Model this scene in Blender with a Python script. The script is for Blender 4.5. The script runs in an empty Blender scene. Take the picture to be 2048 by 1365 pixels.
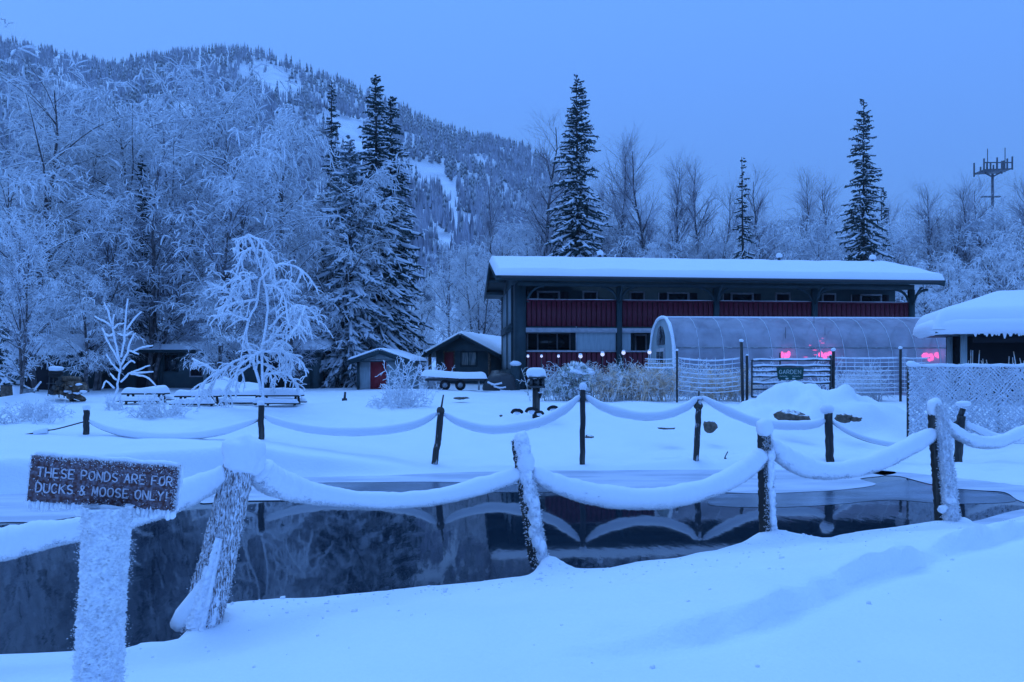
import bpy, math, random
import numpy as np
from mathutils import Vector, Matrix, Euler

random.seed(7)
rng = np.random.default_rng(11)
scene = bpy.context.scene
C = scene.collection
R = math.radians

# ------------------------------------------------------------------ camera
FPX, HZ, CX, CH = 1500.0, 740.0, 1024.0, 2.15     # focal length, horizon and centre in photo pixels, eye height
cam_data = bpy.data.cameras.new('camera')
cam = bpy.data.objects.new('camera', cam_data)
C.objects.link(cam)
cam.location = (0, 0, CH)
cam.rotation_euler = (R(90), 0, 0)
cam_data.sensor_width = 36.0
cam_data.lens = FPX / 2048 * 36.0
cam_data.shift_y = (HZ - 682.5) / 2048
cam_data.clip_start = 0.1
cam_data.clip_end = 6000
scene.camera = cam

# ------------------------------------------------------------------ dusk sky
world = bpy.data.worlds.new("World")
scene.world = world
world.use_nodes = True
wn, wl = world.node_tree.nodes, world.node_tree.links
wn.clear()
sky = wn.new('ShaderNodeTexSky')
sky.sky_type = 'NISHITA'
sky.sun_disc = False
sky.sun_elevation = R(4)
sky.sun_rotation = R(-70)
sky.dust_density = 1.5
tint = wn.new('ShaderNodeMix'); tint.data_type = 'RGBA'; tint.blend_type = 'MULTIPLY'
tint.inputs[0].default_value = 1.0
tint.inputs[7].default_value = (0.25, 0.55, 1.0, 1)
wl.new(sky.outputs[0], tint.inputs[6])
bg1 = wn.new('ShaderNodeBackground'); bg1.inputs[1].default_value = 0.12
wl.new(tint.outputs[2], bg1.inputs[0])
tc = wn.new('ShaderNodeTexCoord')
sep = wn.new('ShaderNodeSeparateXYZ')
wl.new(tc.outputs['Generated'], sep.inputs[0])
ramp = wn.new('ShaderNodeValToRGB')
wl.new(sep.outputs[2], ramp.inputs[0])
els = ramp.color_ramp.elements
els[0].position = 0.0; els[0].color = (0.048, 0.122, 0.41, 1)
els[1].position = 1.0; els[1].color = (0.120, 0.285, 0.72, 1)
e = els.new(0.20); e.color = (0.054, 0.138, 0.42, 1)
e = els.new(0.45); e.color = (0.072, 0.186, 0.53, 1)
bg2 = wn.new('ShaderNodeBackground'); bg2.inputs[1].default_value = 2.0
wl.new(ramp.outputs[0], bg2.inputs[0])
addw = wn.new('ShaderNodeAddShader')
wo = wn.new('ShaderNodeOutputWorld')
wl.new(bg1.outputs[0], addw.inputs[0]); wl.new(bg2.outputs[0], addw.inputs[1])
wl.new(addw.outputs[0], wo.inputs[0])

sun_data = bpy.data.lights.new('sun', 'SUN')
sun_data.energy = 1.35
sun_data.angle = R(38)
sun_data.color = (0.235, 0.48, 0.90)
sun = bpy.data.objects.new('sun', sun_data)
C.objects.link(sun)
sun.rotation_euler = (R(-27), R(-12), 0)

scene.view_settings.view_transform = 'Standard'
scene.view_settings.look = 'None'
scene.view_settings.exposure = 0
scene.view_settings.gamma = 1
scene.view_settings.use_curve_mapping = False
try:
    scene.cycles.use_denoising = True
    scene.cycles.max_bounces = 6
    scene.cycles.diffuse_bounces = 3
    scene.cycles.transparent_max_bounces = 12
    scene.cycles.transmission_bounces = 5
    scene.cycles.caustics_reflective = False
    scene.cycles.caustics_refractive = False
except Exception:
    pass

# ------------------------------------------------------------------ helpers
def W(px, py, Y):
    return np.array([(px - CX) / FPX * Y, Y, CH - (py - HZ) / FPX * Y])

def WX(px, Y): return (px - CX) / FPX * Y
def WZ(py, Y): return CH - (py - HZ) / FPX * Y

def srgb(h):
    h = h.lstrip('#')
    v = [int(h[i:i + 2], 16) / 255 for i in (0, 2, 4)]
    return tuple([x / 12.92 if x <= 0.04045 else ((x + 0.055) / 1.055) ** 2.4 for x in v] + [1.0])

_perm = np.random.default_rng(3).random((256, 256))
def vnoise(x, y):
    xi = np.floor(x).astype(int); yi = np.floor(y).astype(int)
    fx = x - xi; fy = y - yi
    fx = fx * fx * (3 - 2 * fx); fy = fy * fy * (3 - 2 * fy)
    a = _perm[xi % 256, yi % 256]; b = _perm[(xi + 1) % 256, yi % 256]
    c = _perm[xi % 256, (yi + 1) % 256]; d = _perm[(xi + 1) % 256, (yi + 1) % 256]
    return (a * (1 - fx) + b * fx) * (1 - fy) + (c * (1 - fx) + d * fx) * fy - 0.5
def fnoise(x, y, s=1.0, o=3):
    r = 0; a = 1.0
    for i in range(o):
        r = r + a * vnoise(x / s + 17.3 * i, y / s + 5.1 * i); s *= 0.5; a *= 0.5
    return r
def sstep(t):
    t = np.clip(t, 0, 1); return t * t * (3 - 2 * t)

class MB:
    """collects verts, quads and tris, then links them as one mesh object"""
    def __init__(s):
        s.V = []; s.Q = []; s.T = []; s.n = 0
    def add(s, V, Q=None, T=None):
        V = np.asarray(V, float).reshape(-1, 3)
        if Q is not None and len(Q): s.Q.append(np.asarray(Q, int).reshape(-1, 4) + s.n)
        if T is not None and len(T): s.T.append(np.asarray(T, int).reshape(-1, 3) + s.n)
        s.V.append(V); s.n += len(V)
        return s
    def box(s, a, b):
        x0, y0, z0 = a; x1, y1, z1 = b
        V = [(x0, y0, z0), (x1, y0, z0), (x1, y1, z0), (x0, y1, z0), (x0, y0, z1), (x1, y0, z1), (x1, y1, z1), (x0, y1, z1)]
        return s.add(V, [(0, 3, 2, 1), (4, 5, 6, 7), (0, 1, 5, 4), (1, 2, 6, 5), (2, 3, 7, 6), (3, 0, 4, 7)])
    def cbox(s, c, d):
        c = np.array(c); d = np.array(d) / 2
        return s.box(c - d, c + d)
    def beam(s, a, b, w, h, up=(0, 0, 1)):
        a = np.array(a, float); b = np.array(b, float); t = b - a; t /= np.linalg.norm(t)
        u = np.cross(t, up)
        if np.linalg.norm(u) < 1e-4: u = np.cross(t, (0, 1, 0))
        u /= np.linalg.norm(u); v = np.cross(u, t)
        V = [p + u * sx * w / 2 + v * sy * h / 2 for p in (a, b) for sx, sy in ((-1, -1), (1, -1), (1, 1), (-1, 1))]
        return s.add(V, [(0, 1, 2, 3), (7, 6, 5, 4), (0, 4, 5, 1), (1, 5, 6, 2), (2, 6, 7, 3), (3, 7, 4, 0)])
    def tube(s, pts, rad, n=8, sx=1.0, sz=1.0, jit=0.0, caps=True):
        P = np.asarray(pts, float); K = len(P)
        r = np.full(K, rad) if np.isscalar(rad) else np.asarray(rad, float)
        T = np.gradient(P, axis=0); T /= (np.linalg.norm(T, axis=1)[:, None] + 1e-9)
        ref = np.array([0, 0, 1.0])
        if abs(T[:, 2]).max() > 0.9: ref = np.array([0, 1.0, 0]) if abs(T[:, 1]).max() < 0.9 else np.array([0.9, 0.3, 0.1])
        U = np.cross(T, ref); U /= (np.linalg.norm(U, axis=1)[:, None] + 1e-9); Vv = np.cross(U, T)
        a = np.arange(n) * 2 * math.pi / n
        rr = r[:, None] * (1 + (rng.random((K, n)) - 0.5) * jit)
        V = P[:, None] + rr[..., None] * (np.cos(a)[None, :, None] * U[:, None] * sx + np.sin(a)[None, :, None] * Vv[:, None] * sz)
        i = np.arange(K - 1)[:, None] * n; j = np.arange(n)[None]; j2 = (j + 1) % n
        Q = np.stack([i + j, i + j2, i + n + j2, i + n + j], -1).reshape(-1, 4)
        Vf = V.reshape(-1, 3); Tt = []
        if caps:
            Vf = np.vstack([Vf, P[:1], P[-1:]]); c0 = K * n
            for k in range(n):
                Tt.append((c0, (k + 1) % n, k)); Tt.append((c0 + 1, (K - 1) * n + k, (K - 1) * n + (k + 1) % n))
        return s.add(Vf, Q, Tt)
    def tubes(s, P, Rr, n=3):
        """many tubes at once: P (N,K,3), Rr (N,K)"""
        N, K, _ = P.shape
        T = np.gradient(P, axis=1); T /= (np.linalg.norm(T, axis=2)[..., None] + 1e-9)
        ref = np.tile(np.array([0.31, 0.17, 1.0]), (N, 1)); vert = np.abs(T[:, :, 2]).mean(1) > 0.75
        ref[vert] = (0.2, 1.0, 0.1)
        U = np.cross(T, ref[:, None]); U /= (np.linalg.norm(U, axis=2)[..., None] + 1e-9); Vv = np.cross(U, T)
        a = np.arange(n) * 2 * math.pi / n + 0.5
        V = P[:, :, None] + Rr[:, :, None, None] * (np.cos(a)[None, None, :, None] * U[:, :, None] + np.sin(a)[None, None, :, None] * Vv[:, :, None])
        b = (np.arange(N) * K * n)[:, None, None]; i = (np.arange(K - 1) * n)[None, :, None]
        j = np.arange(n)[None, None]; j2 = (j + 1) % n
        Q = np.stack([b + i + j, b + i + j2, b + i + n + j2, b + i + n + j], -1).reshape(-1, 4)
        return s.add(V.reshape(-1, 3), Q)
    def blob(s, c, r, amp=0.12, seed=0, nu=20, nv=12, flat=None, p=1.0, freq=1.6):
        c = np.array(c, float); r = np.array(r, float)
        th = np.linspace(0, math.pi, nv); ph = np.arange(nu) * 2 * math.pi / nu
        TH, PH = np.meshgrid(th, ph, indexing='ij')
        D = np.stack([np.sin(TH) * np.cos(PH), np.sin(TH) * np.sin(PH), np.cos(TH)], -1)
        D2 = np.sign(D) * np.abs(D) ** p
        nz = fnoise(D[..., 0] * freq + seed * 3.7 + D[..., 2], D[..., 1] * freq + seed * 1.3 - D[..., 2], 1.0, 3)
        V = c + D2 * r * (1 + amp * 2 * nz)[..., None]
        if flat is not None: V[..., 2] = np.maximum(V[..., 2], flat)
        Q = []
        for i in range(nv - 1):
            for j in range(nu):
                Q.append((i * nu + j, (i + 1) * nu + j, (i + 1) * nu + (j + 1) % nu, i * nu + (j + 1) % nu))
        return s.add(V.reshape(-1, 3), Q)
    def prism(s, poly, axis, a, b):
        """extrude a 2-D polygon along axis (0,1,2) from a to b"""
        n = len(poly); V = []
        for t in (a, b):
            for (u, v) in poly:
                V.append({0: (t, u, v), 1: (u, t, v), 2: (u, v, t)}[axis])
        V = np.array(V, float)
        Q = [(i, (i + 1) % n, n + (i + 1) % n, n + i) for i in range(n)]
        c = V[:n].mean(0); d = V[n:].mean(0)
        V = np.vstack([V, c, d])
        T = [((i + 1) % n, i, 2 * n) for i in range(n)] + [(n + i, n + (i + 1) % n, 2 * n + 1) for i in range(n)]
        return s.add(V, Q, T)
    def grid(s, G, flip=False):
        a, b, _ = G.shape
        i = np.arange(a - 1)[:, None] * b; j = np.arange(b - 1)[None]
        Q = np.stack([i + j, i + b + j, i + b + j + 1, i + j + 1], -1).reshape(-1, 4)
        if flip: Q = Q[:, ::-1]
        return s.add(G.reshape(-1, 3), Q)
    def slab(s, fn, nu, nv, thick, eu, ev, nz=0.0, seed=0, lu=None, lv=None):
        """snow lying on a surface fn(u,v) with rounded edges; u,v in metres over lu x lv"""
        u = np.linspace(0, 1, nu) * lu; v = np.linspace(0, 1, nv) * lv
        U, Vv = np.meshgrid(u, v, indexing='ij')
        du = np.minimum(U, lu - U); dv = np.minimum(Vv, lv - Vv)
        f = lambda d, e: np.sqrt(np.clip(1 - (1 - np.clip(d / e, 0, 1)) ** 2, 0, 1))
        h = thick * f(du, eu) * f(dv, ev)
        h = h * (1 + nz * 2 * fnoise(U + seed * 7.1, Vv + seed * 3.3, 1.3, 3))
        B = fn(U, Vv)
        Tt = B.copy(); Tt[..., 2] += h
        s.grid(Tt, flip=False)
        Bb = B.copy(); Bb[..., 2] -= 0.012
        s.grid(Bb, flip=True)
        return s
    def xf(s, M):
        for i, V in enumerate(s.V):
            s.V[i] = V @ np.array(M.to_3x3()).T + np.array(M.to_translation())
        return s
    def mesh(s, name, smooth=False):
        V = np.vstack(s.V) if s.V else np.zeros((0, 3))
        Q = np.vstack(s.Q) if s.Q else np.zeros((0, 4), int)
        T = np.vstack(s.T) if s.T else np.zeros((0, 3), int)
        me = bpy.data.meshes.new(name)
        me.vertices.add(len(V)); me.vertices.foreach_set('co', V.astype(np.float32).ravel())
        nl = Q.size + T.size; npoly = len(Q) + len(T)
        me.loops.add(nl); me.loops.foreach_set('vertex_index', np.concatenate([Q.ravel(), T.ravel()]).astype(np.int32))
        me.polygons.add(npoly)
        st = np.concatenate([np.arange(len(Q)) * 4, Q.size + np.arange(len(T)) * 3]).astype(np.int32)
        me.polygons.foreach_set('loop_start', st)
        if smooth: me.polygons.foreach_set('use_smooth', np.ones(npoly, bool))
        me.update(calc_edges=True)
        return me
    def build(s, name, mat, parent=None, smooth=False, world=False, label=None, kind=None):
        if world and parent is not None:
            L = np.array(parent.location)
            s.V = [V - L for V in s.V]
        o = bpy.data.objects.new(name, s.mesh(name, smooth))
        o.data.materials.append(mat)
        C.objects.link(o)
        if parent is not None: o.parent = parent
        if label: o['label'] = label
        if kind: o['kind'] = kind
        return o

def thing(name, label, cat, loc, rz=0.0, group=None):
    o = bpy.data.objects.new(name, None)
    o.empty_display_size = 0.2
    C.objects.link(o)
    o.location = tuple(float(v) for v in loc); o.rotation_euler = (0, 0, rz)
    o['label'] = label; o['category'] = cat
    if group: o['group'] = group
    return o
def tag(o, label=None, cat=None, group=None, kind=None):
    if label: o['label'] = label
    if cat: o['category'] = cat
    if group: o['group'] = group
    if kind: o['kind'] = kind
    return o
def copy_thing(o, loc, rz, scale, label, group=None):
    c = o.copy(); C.objects.link(c)
    c.location = tuple(float(v) for v in loc); c.rotation_euler = (0, 0, rz); c.scale = scale
    c['label'] = label
    if group: c['group'] = group
    for ch in o.children:
        d = ch.copy(); C.objects.link(d); d.parent = c
        for g in ch.children:
            h = g.copy(); C.objects.link(h); h.parent = d
    return c
def crom(pts, n=8):
    """Catmull-Rom through rows of pts (any width)"""
    P = np.asarray(pts, float); P = np.vstack([2 * P[0] - P[1], P, 2 * P[-1] - P[-2]])
    out = []
    for i in range(1, len(P) - 2):
        for k in range(n):
            t = k / n
            out.append(0.5 * ((2 * P[i]) + (-P[i - 1] + P[i + 1]) * t + (2 * P[i - 1] - 5 * P[i] + 4 * P[i + 1] - P[i + 2]) * t * t + (-P[i - 1] + 3 * P[i] - 3 * P[i + 1] + P[i + 2]) * t ** 3))
    out.append(P[-2])
    return np.array(out)

def flakes(mb, P, N, size, rg=rng, spread=0.6):
    """rime crystals: small three-sided needles standing on points P with normals N"""
    n = len(P)
    D = N + (rg.random((n, 3)) - 0.5) * 2 * spread
    D /= np.linalg.norm(D, axis=1)[:, None] + 1e-9
    L = size * (0.4 + rg.random(n) * 1.1)
    A = np.cross(D, rg.random((n, 3)) - 0.5); A /= np.linalg.norm(A, axis=1)[:, None] + 1e-9
    B = np.cross(D, A)
    w = (L * 0.38)[:, None]
    tip = P + D * L[:, None]; b = P - D * (L * 0.3)[:, None]
    V = np.stack([tip, b + A * w, b - A * w * 0.5 + B * w * 0.87, b - A * w * 0.5 - B * w * 0.87], 1)
    k = (np.arange(n) * 4)[:, None]
    T = np.concatenate([k + np.array([[0, 1, 2]]), k + np.array([[0, 2, 3]]), k + np.array([[0, 3, 1]]), k + np.array([[1, 3, 2]])])
    mb.add(V.reshape(-1, 3), None, T)
    return mb

# ------------------------------------------------------------------ materials
def mat(name, col, rough=0.7, noise=None, bump=None, spec=0.3, metal=0.0, snow=None, coords='Object', emis=None):
    """noise=(scale, other colour, lo, hi); bump=(scale, strength, distance); snow=(lo, hi) snow lying on upward faces"""
    m = bpy.data.materials.new(name); m.use_nodes = True
    n, l = m.node_tree.nodes, m.node_tree.links
    b = n['Principled BSDF']
    b.inputs['Roughness'].default_value = rough
    b.inputs['Specular IOR Level'].default_value = spec
    b.inputs['Metallic'].default_value = metal
    tc = n.new('ShaderNodeTexCoord')
    cur = None
    if noise:
        nt = n.new('ShaderNodeTexNoise'); nt.inputs['Scale'].default_value = noise[0]; nt.inputs['Detail'].default_value = 5
        if len(noise) > 4:
            mp = n.new('ShaderNodeMapping'); mp.inputs['Scale'].default_value = noise[4]
            l.new(tc.outputs[coords], mp.inputs[0]); l.new(mp.outputs[0], nt.inputs['Vector'])
        else:
            l.new(tc.outputs[coords], nt.inputs['Vector'])
        mr = n.new('ShaderNodeMapRange'); mr.inputs[1].default_value = noise[2]; mr.inputs[2].default_value = noise[3]
        l.new(nt.outputs[0], mr.inputs[0])
        mx = n.new('ShaderNodeMix'); mx.data_type = 'RGBA'
        mx.inputs[6].default_value = tuple(col[:3]) + (1,); mx.inputs[7].default_value = tuple(noise[1][:3]) + (1,)
        l.new(mr.outputs[0], mx.inputs[0]); cur = mx.outputs[2]
    if snow:
        g = n.new('ShaderNodeNewGeometry'); sp = n.new('ShaderNodeSeparateXYZ'); l.new(g.outputs['Normal'], sp.inputs[0])
        mr2 = n.new('ShaderNodeMapRange'); mr2.inputs[1].default_value = snow[0]; mr2.inputs[2].default_value = snow[1]
        nt2 = n.new('ShaderNodeTexNoise'); nt2.inputs['Scale'].default_value = 9.0; l.new(tc.outputs[coords], nt2.inputs['Vector'])
        ad = n.new('ShaderNodeMath'); ad.operation = 'MULTIPLY_ADD'; ad.inputs[1].default_value = 0.8; l.new(nt2.outputs[0], ad.inputs[0]); l.new(sp.outputs[2], ad.inputs[2])
        l.new(ad.outputs[0], mr2.inputs[0])
        mx2 = n.new('ShaderNodeMix'); mx2.data_type = 'RGBA'
        if cur is not None: l.new(cur, mx2.inputs[6])
        else: mx2.inputs[6].default_value = tuple(col[:3]) + (1,)
        mx2.inputs[7].default_value = (0.82, 0.85, 0.9, 1)
        l.new(mr2.outputs[0], mx2.inputs[0]); cur = mx2.outputs[2]
    if cur is not None: l.new(cur, b.inputs['Base Color'])
    else: b.inputs['Base Color'].default_value = tuple(col[:3]) + (1,)
    if bump:
        nb = n.new('ShaderNodeTexNoise'); nb.inputs['Scale'].default_value = bump[0]; nb.inputs['Detail'].default_value = 6
        if len(bump) > 3:
            mp = n.new('ShaderNodeMapping'); mp.inputs['Scale'].default_value = bump[3]
            l.new(tc.outputs[coords], mp.inputs[0]); l.new(mp.outputs[0], nb.inputs['Vector'])
        else:
            l.new(tc.outputs[coords], nb.inputs['Vector'])
        bp = n.new('ShaderNodeBump'); bp.inputs['Strength'].default_value = bump[1]; bp.inputs['Distance'].default_value = bump[2]
        l.new(nb.outputs[0], bp.inputs['Height']); l.new(bp.outputs[0], b.inputs['Normal'])
    if emis:
        b.inputs['Emission Color'].default_value = tuple(emis[0]) + (1,); b.inputs['Emission Strength'].default_value = emis[1]
    return m

SNOWC = (0.84, 0.88, 0.92)
M = {}
M['snow'] = mat('snow', SNOWC, 0.65, noise=(1.2, (0.80, 0.85, 0.92), 0.35, 0.7), bump=(26, 0.5, 0.02), spec=0.25)
M['snow_soft'] = mat('snow_soft', (0.82, 0.85, 0.92), 0.7, bump=(20, 0.35, 0.015), spec=0.2)
M['rime'] = mat('rime_frost', (0.90, 0.92, 0.97), 0.6, noise=(30, (0.76, 0.79, 0.88), 0.4, 0.65), bump=(70, 0.5, 0.006), spec=0.3)
M['bark_rime'] = mat('rimed_bark', (0.13, 0.105, 0.105), 0.85, noise=(95, (0.80, 0.83, 0.92), 0.38, 0.62, (1, 1, 0.16)), bump=(40, 1.0, 0.02, (1, 1, 0.2)))
M['post_dark'] = mat('dark_weathered_wood', (0.035, 0.035, 0.035), 0.8, noise=(12, (0.12, 0.11, 0.10), 0.5, 0.75, (1, 1, 0.15)), bump=(30, 0.8, 0.01, (1, 1, 0.1)))
M['post_frosty'] = mat('frosty_weathered_wood', (0.045, 0.042, 0.04), 0.8, noise=(9, (0.55, 0.58, 0.65), 0.55, 0.68, (1, 1, 0.5)), bump=(30, 0.8, 0.01, (1, 1, 0.1)))
M['rope'] = mat('rope', (0.08, 0.07, 0.06), 0.9, bump=(90, 0.8, 0.01))
M['birch_wood'] = mat('birch_wood', (0.075, 0.065, 0.07), 0.85, noise=(3, (0.20, 0.19, 0.20), 0.45, 0.7), snow=(0.75, 1.15))
M['birch_twig'] = mat('frosted_twigs', (0.94, 0.95, 0.98), 0.8, noise=(0.8, (0.26, 0.27, 0.34), 0.49, 0.70), spec=0.1)
M['birch_twig2'] = mat('frosted_twigs_dim', (0.76, 0.79, 0.88), 0.8, noise=(0.9, (0.12, 0.125, 0.18), 0.42, 0.62), spec=0.1)
M['bare_twig'] = mat('bare_twigs', (0.24, 0.23, 0.28), 0.85, noise=(0.8, (0.70, 0.72, 0.80), 0.40, 0.64), spec=0.1)
M['bare_wood'] = mat('bare_tree_wood', (0.08, 0.075, 0.085), 0.9, snow=(1.0, 1.4))
M['needle'] = mat('spruce_needles', (0.022, 0.046, 0.044), 0.8, noise=(5, (0.14, 0.18, 0.19), 0.45, 0.75), spec=0.1)
M['needle_frost'] = mat('frosted_spruce_needles', (0.045, 0.080, 0.078), 0.8, noise=(3.5, (0.42, 0.48, 0.55), 0.40, 0.68), spec=0.1)
M['spruce_bark'] = mat('spruce_bark', (0.05, 0.04, 0.04), 0.9, bump=(15, 0.8, 0.03))
M['white_frost'] = mat('hoarfrost', (0.88, 0.91, 0.96), 0.7, noise=(25, (0.66, 0.70, 0.80), 0.45, 0.7), spec=0.2)
M['green_trim'] = mat('dark_green_painted_timber', (0.018, 0.042, 0.052), 0.6, noise=(3, (0.028, 0.056, 0.064), 0.4, 0.7), bump=(20, 0.3, 0.01))
M['teal_wall'] = mat('teal_grey_siding', (0.045, 0.082, 0.096), 0.7, noise=(2, (0.065, 0.105, 0.118), 0.4, 0.7), bump=(8, 0.3, 0.01, (6, 6, 0.3)))
M['pale_panel'] = mat('pale_grey_siding', (0.34, 0.41, 0.44), 0.65, noise=(5, (0.24, 0.30, 0.33), 0.42, 0.75, (3, 3, 0.3)), bump=(8, 0.3, 0.01, (6, 6, 0.3)))
M['red_board'] = mat('dark_red_painted_board', (0.145, 0.014, 0.032), 0.55, noise=(3, (0.085, 0.010, 0.022), 0.35, 0.7, (4, 4, 0.5)), bump=(20, 0.4, 0.01, (4, 4, 0.3)))
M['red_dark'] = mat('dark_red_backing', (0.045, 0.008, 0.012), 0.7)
M['white_trim'] = mat('pale_window_trim', (0.42, 0.42, 0.46), 0.6, noise=(6, (0.30, 0.31, 0.34), 0.4, 0.7))
M['dark_wall_opening'] = mat('dark_wall_and_opening_shade', (0.018, 0.020, 0.028), 0.8)
M['shutter'] = mat('dark_shutter', (0.020, 0.016, 0.024), 0.7)
M['glass'] = mat('dark_window_glass', (0.012, 0.022, 0.030), 0.12, spec=0.6)
M['curtain_glass'] = mat('curtained_window_glass', (0.35, 0.38, 0.36), 0.4, noise=(6, (0.10, 0.13, 0.14), 0.45, 0.6, (4, 1, 0.2)))
M['red_door'] = mat('red_painted_door', (0.24, 0.018, 0.028), 0.5, bump=(10, 0.2, 0.01))
M['metal_grey'] = mat('galvanised_steel', (0.20, 0.22, 0.24), 0.45, noise=(8, (0.45, 0.48, 0.52), 0.5, 0.75), metal=0.3, spec=0.5)
M['mast_steel'] = mat('frosted_mast_steel', (0.09, 0.10, 0.12), 0.6)
M['metal_dark'] = mat('dark_steel', (0.04, 0.045, 0.05), 0.5, spec=0.4)
M['wire_frost'] = mat('frosted_wire', (0.80, 0.84, 0.92), 0.7, noise=(9, (0.56, 0.60, 0.70), 0.45, 0.75))
M['rock'] = mat('dark_rock', (0.10, 0.08, 0.065), 0.85, noise=(9, (0.20, 0.16, 0.13), 0.4, 0.7), bump=(12, 0.8, 0.05), snow=(1.15, 1.35))
M['black'] = mat('black_rubber', (0.012, 0.012, 0.014), 0.7)
M['dry_stem'] = mat('dry_frosted_stems', (0.80, 0.58, 0.40), 0.9, noise=(4, (0.90, 0.92, 0.96), 0.42, 0.58), spec=0.1)
M['dry_stem_green'] = mat('greenish_frosted_stems', (0.28, 0.31, 0.22), 0.9, noise=(4, (0.86, 0.89, 0.94), 0.38, 0.54), spec=0.1)
M['sign_board'] = mat('brown_sign_board', (0.105, 0.040, 0.034), 0.7, noise=(60, (0.24, 0.22, 0.27), 0.40, 0.75), bump=(50, 0.6, 0.008))
M['sign_letter'] = mat('frost_filled_lettering', (0.60, 0.58, 0.64), 0.7, noise=(60, (0.34, 0.31, 0.36), 0.48, 0.7))
M['green_sign'] = mat('green_sign_board', (0.008, 0.075, 0.065), 0.6, noise=(14, (0.012, 0.05, 0.045), 0.4, 0.7))
M['sign_text'] = mat('pale_sign_lettering', (0.42, 0.52, 0.50), 0.6)
M['wood_brown'] = mat('split_firewood', (0.10, 0.065, 0.045), 0.85, noise=(10, (0.25, 0.19, 0.14), 0.5, 0.7))
M['lamp_glow'] = mat('lit_globe', (0.9, 0.9, 0.9), 0.4, emis=((0.85, 0.75, 1.0), 0.6))
M['grow_glow'] = mat('pink_grow_light', (0.8, 0.2, 0.4), 0.5, emis=((1.0, 0.06, 0.24), 4.0))

M['grow_dim'] = mat('dim_red_grow_light', (0.8, 0.2, 0.4), 0.5, emis=((1.0, 0.06, 0.2), 1.6))
def m_ice(name, col, rough, cov):
    m = mat(name, col, rough, noise=(1.3, cov, 0.42, 0.62, (0.5, 1.6, 1)), bump=(9, 0.15, 0.01), spec=0.5)
    return m
M['ice_snowy'] = m_ice('snow_dusted_ice', (0.60, 0.64, 0.74), 0.5, (0.42, 0.47, 0.57))
M['ice_grey'] = m_ice('grey_wet_ice', (0.20, 0.25, 0.34), 0.25, (0.10, 0.13, 0.19))
M['ice_thin'] = m_ice('thin_dark_ice', (0.06, 0.085, 0.12), 0.22, (0.14, 0.18, 0.25))

# pond water: dark and mirror-still with a faint vertical smear
m = bpy.data.materials.new('pond_water'); m.use_nodes = True
n, l = m.node_tree.nodes, m.node_tree.links
b = n['Principled BSDF']
b.inputs['Base Color'].default_value = (0.008, 0.018, 0.030, 1)
b.inputs['Roughness'].default_value = 0.035
b.inputs['IOR'].default_value = 1.40
b.inputs['Specular IOR Level'].default_value = 0.5
tcw = n.new('ShaderNodeTexCoord'); mpw = n.new('ShaderNodeMapping'); mpw.inputs['Scale'].default_value = (1.0, 0.35, 1)
nw = n.new('ShaderNodeTexNoise'); nw.inputs['Scale'].default_value = 5; nw.inputs['Detail'].default_value = 3
bw = n.new('ShaderNodeBump'); bw.inputs['Strength'].default_value = 0.05; bw.inputs['Distance'].default_value = 0.02
l.new(tcw.outputs['Object'], mpw.inputs[0]); l.new(mpw.outputs[0], nw.inputs['Vector']); l.new(nw.outputs[0], bw.inputs['Height']); l.new(bw.outputs[0], b.inputs['Normal'])
M['water'] = m

# polyethylene greenhouse skin: hazy, partly see-through, frosted in patches
m = bpy.data.materials.new('greenhouse_film'); m.use_nodes = True
n, l = m.node_tree.nodes, m.node_tree.links
n.clear()
out = n.new('ShaderNodeOutputMaterial')
tr = n.new('ShaderNodeBsdfTransparent'); tr.inputs[0].default_value = (0.8, 0.85, 0.9, 1)
df = n.new('ShaderNodeBsdfDiffuse'); df.inputs[0].default_value = (0.68, 0.68, 0.78, 1)
tl = n.new('ShaderNodeBsdfTranslucent'); tl.inputs[0].default_value = (0.45, 0.48, 0.55, 1)
gl = n.new('ShaderNodeBsdfGlossy'); gl.inputs[1].default_value = 0.3
tcg = n.new('ShaderNodeTexCoord')
ng = n.new('ShaderNodeTexNoise'); ng.inputs['Scale'].default_value = 1.1; ng.inputs['Detail'].default_value = 6
l.new(tcg.outputs['Object'], ng.inputs['Vector'])
mrg = n.new('ShaderNodeMapRange'); mrg.inputs[1].default_value = 0.38; mrg.inputs[2].default_value = 0.75; mrg.inputs[3].default_value = 0.42; mrg.inputs[4].default_value = 0.86
l.new(ng.outputs[0], mrg.inputs[0])
a1 = n.new('ShaderNodeMixShader'); a1.inputs[0].default_value = 0.45; l.new(df.outputs[0], a1.inputs[1]); l.new(tl.outputs[0], a1.inputs[2])
a2 = n.new('ShaderNodeMixShader'); a2.inputs[0].default_value = 0.08; l.new(a1.outputs[0], a2.inputs[1]); l.new(gl.outputs[0], a2.inputs[2])
a3 = n.new('ShaderNodeMixShader'); l.new(mrg.outputs[0], a3.inputs[0]); l.new(tr.outputs[0], a3.inputs[1]); l.new(a2.outputs[0], a3.inputs[2])
l.new(a3.outputs[0], out.inputs[0])
M['film'] = m
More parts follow.
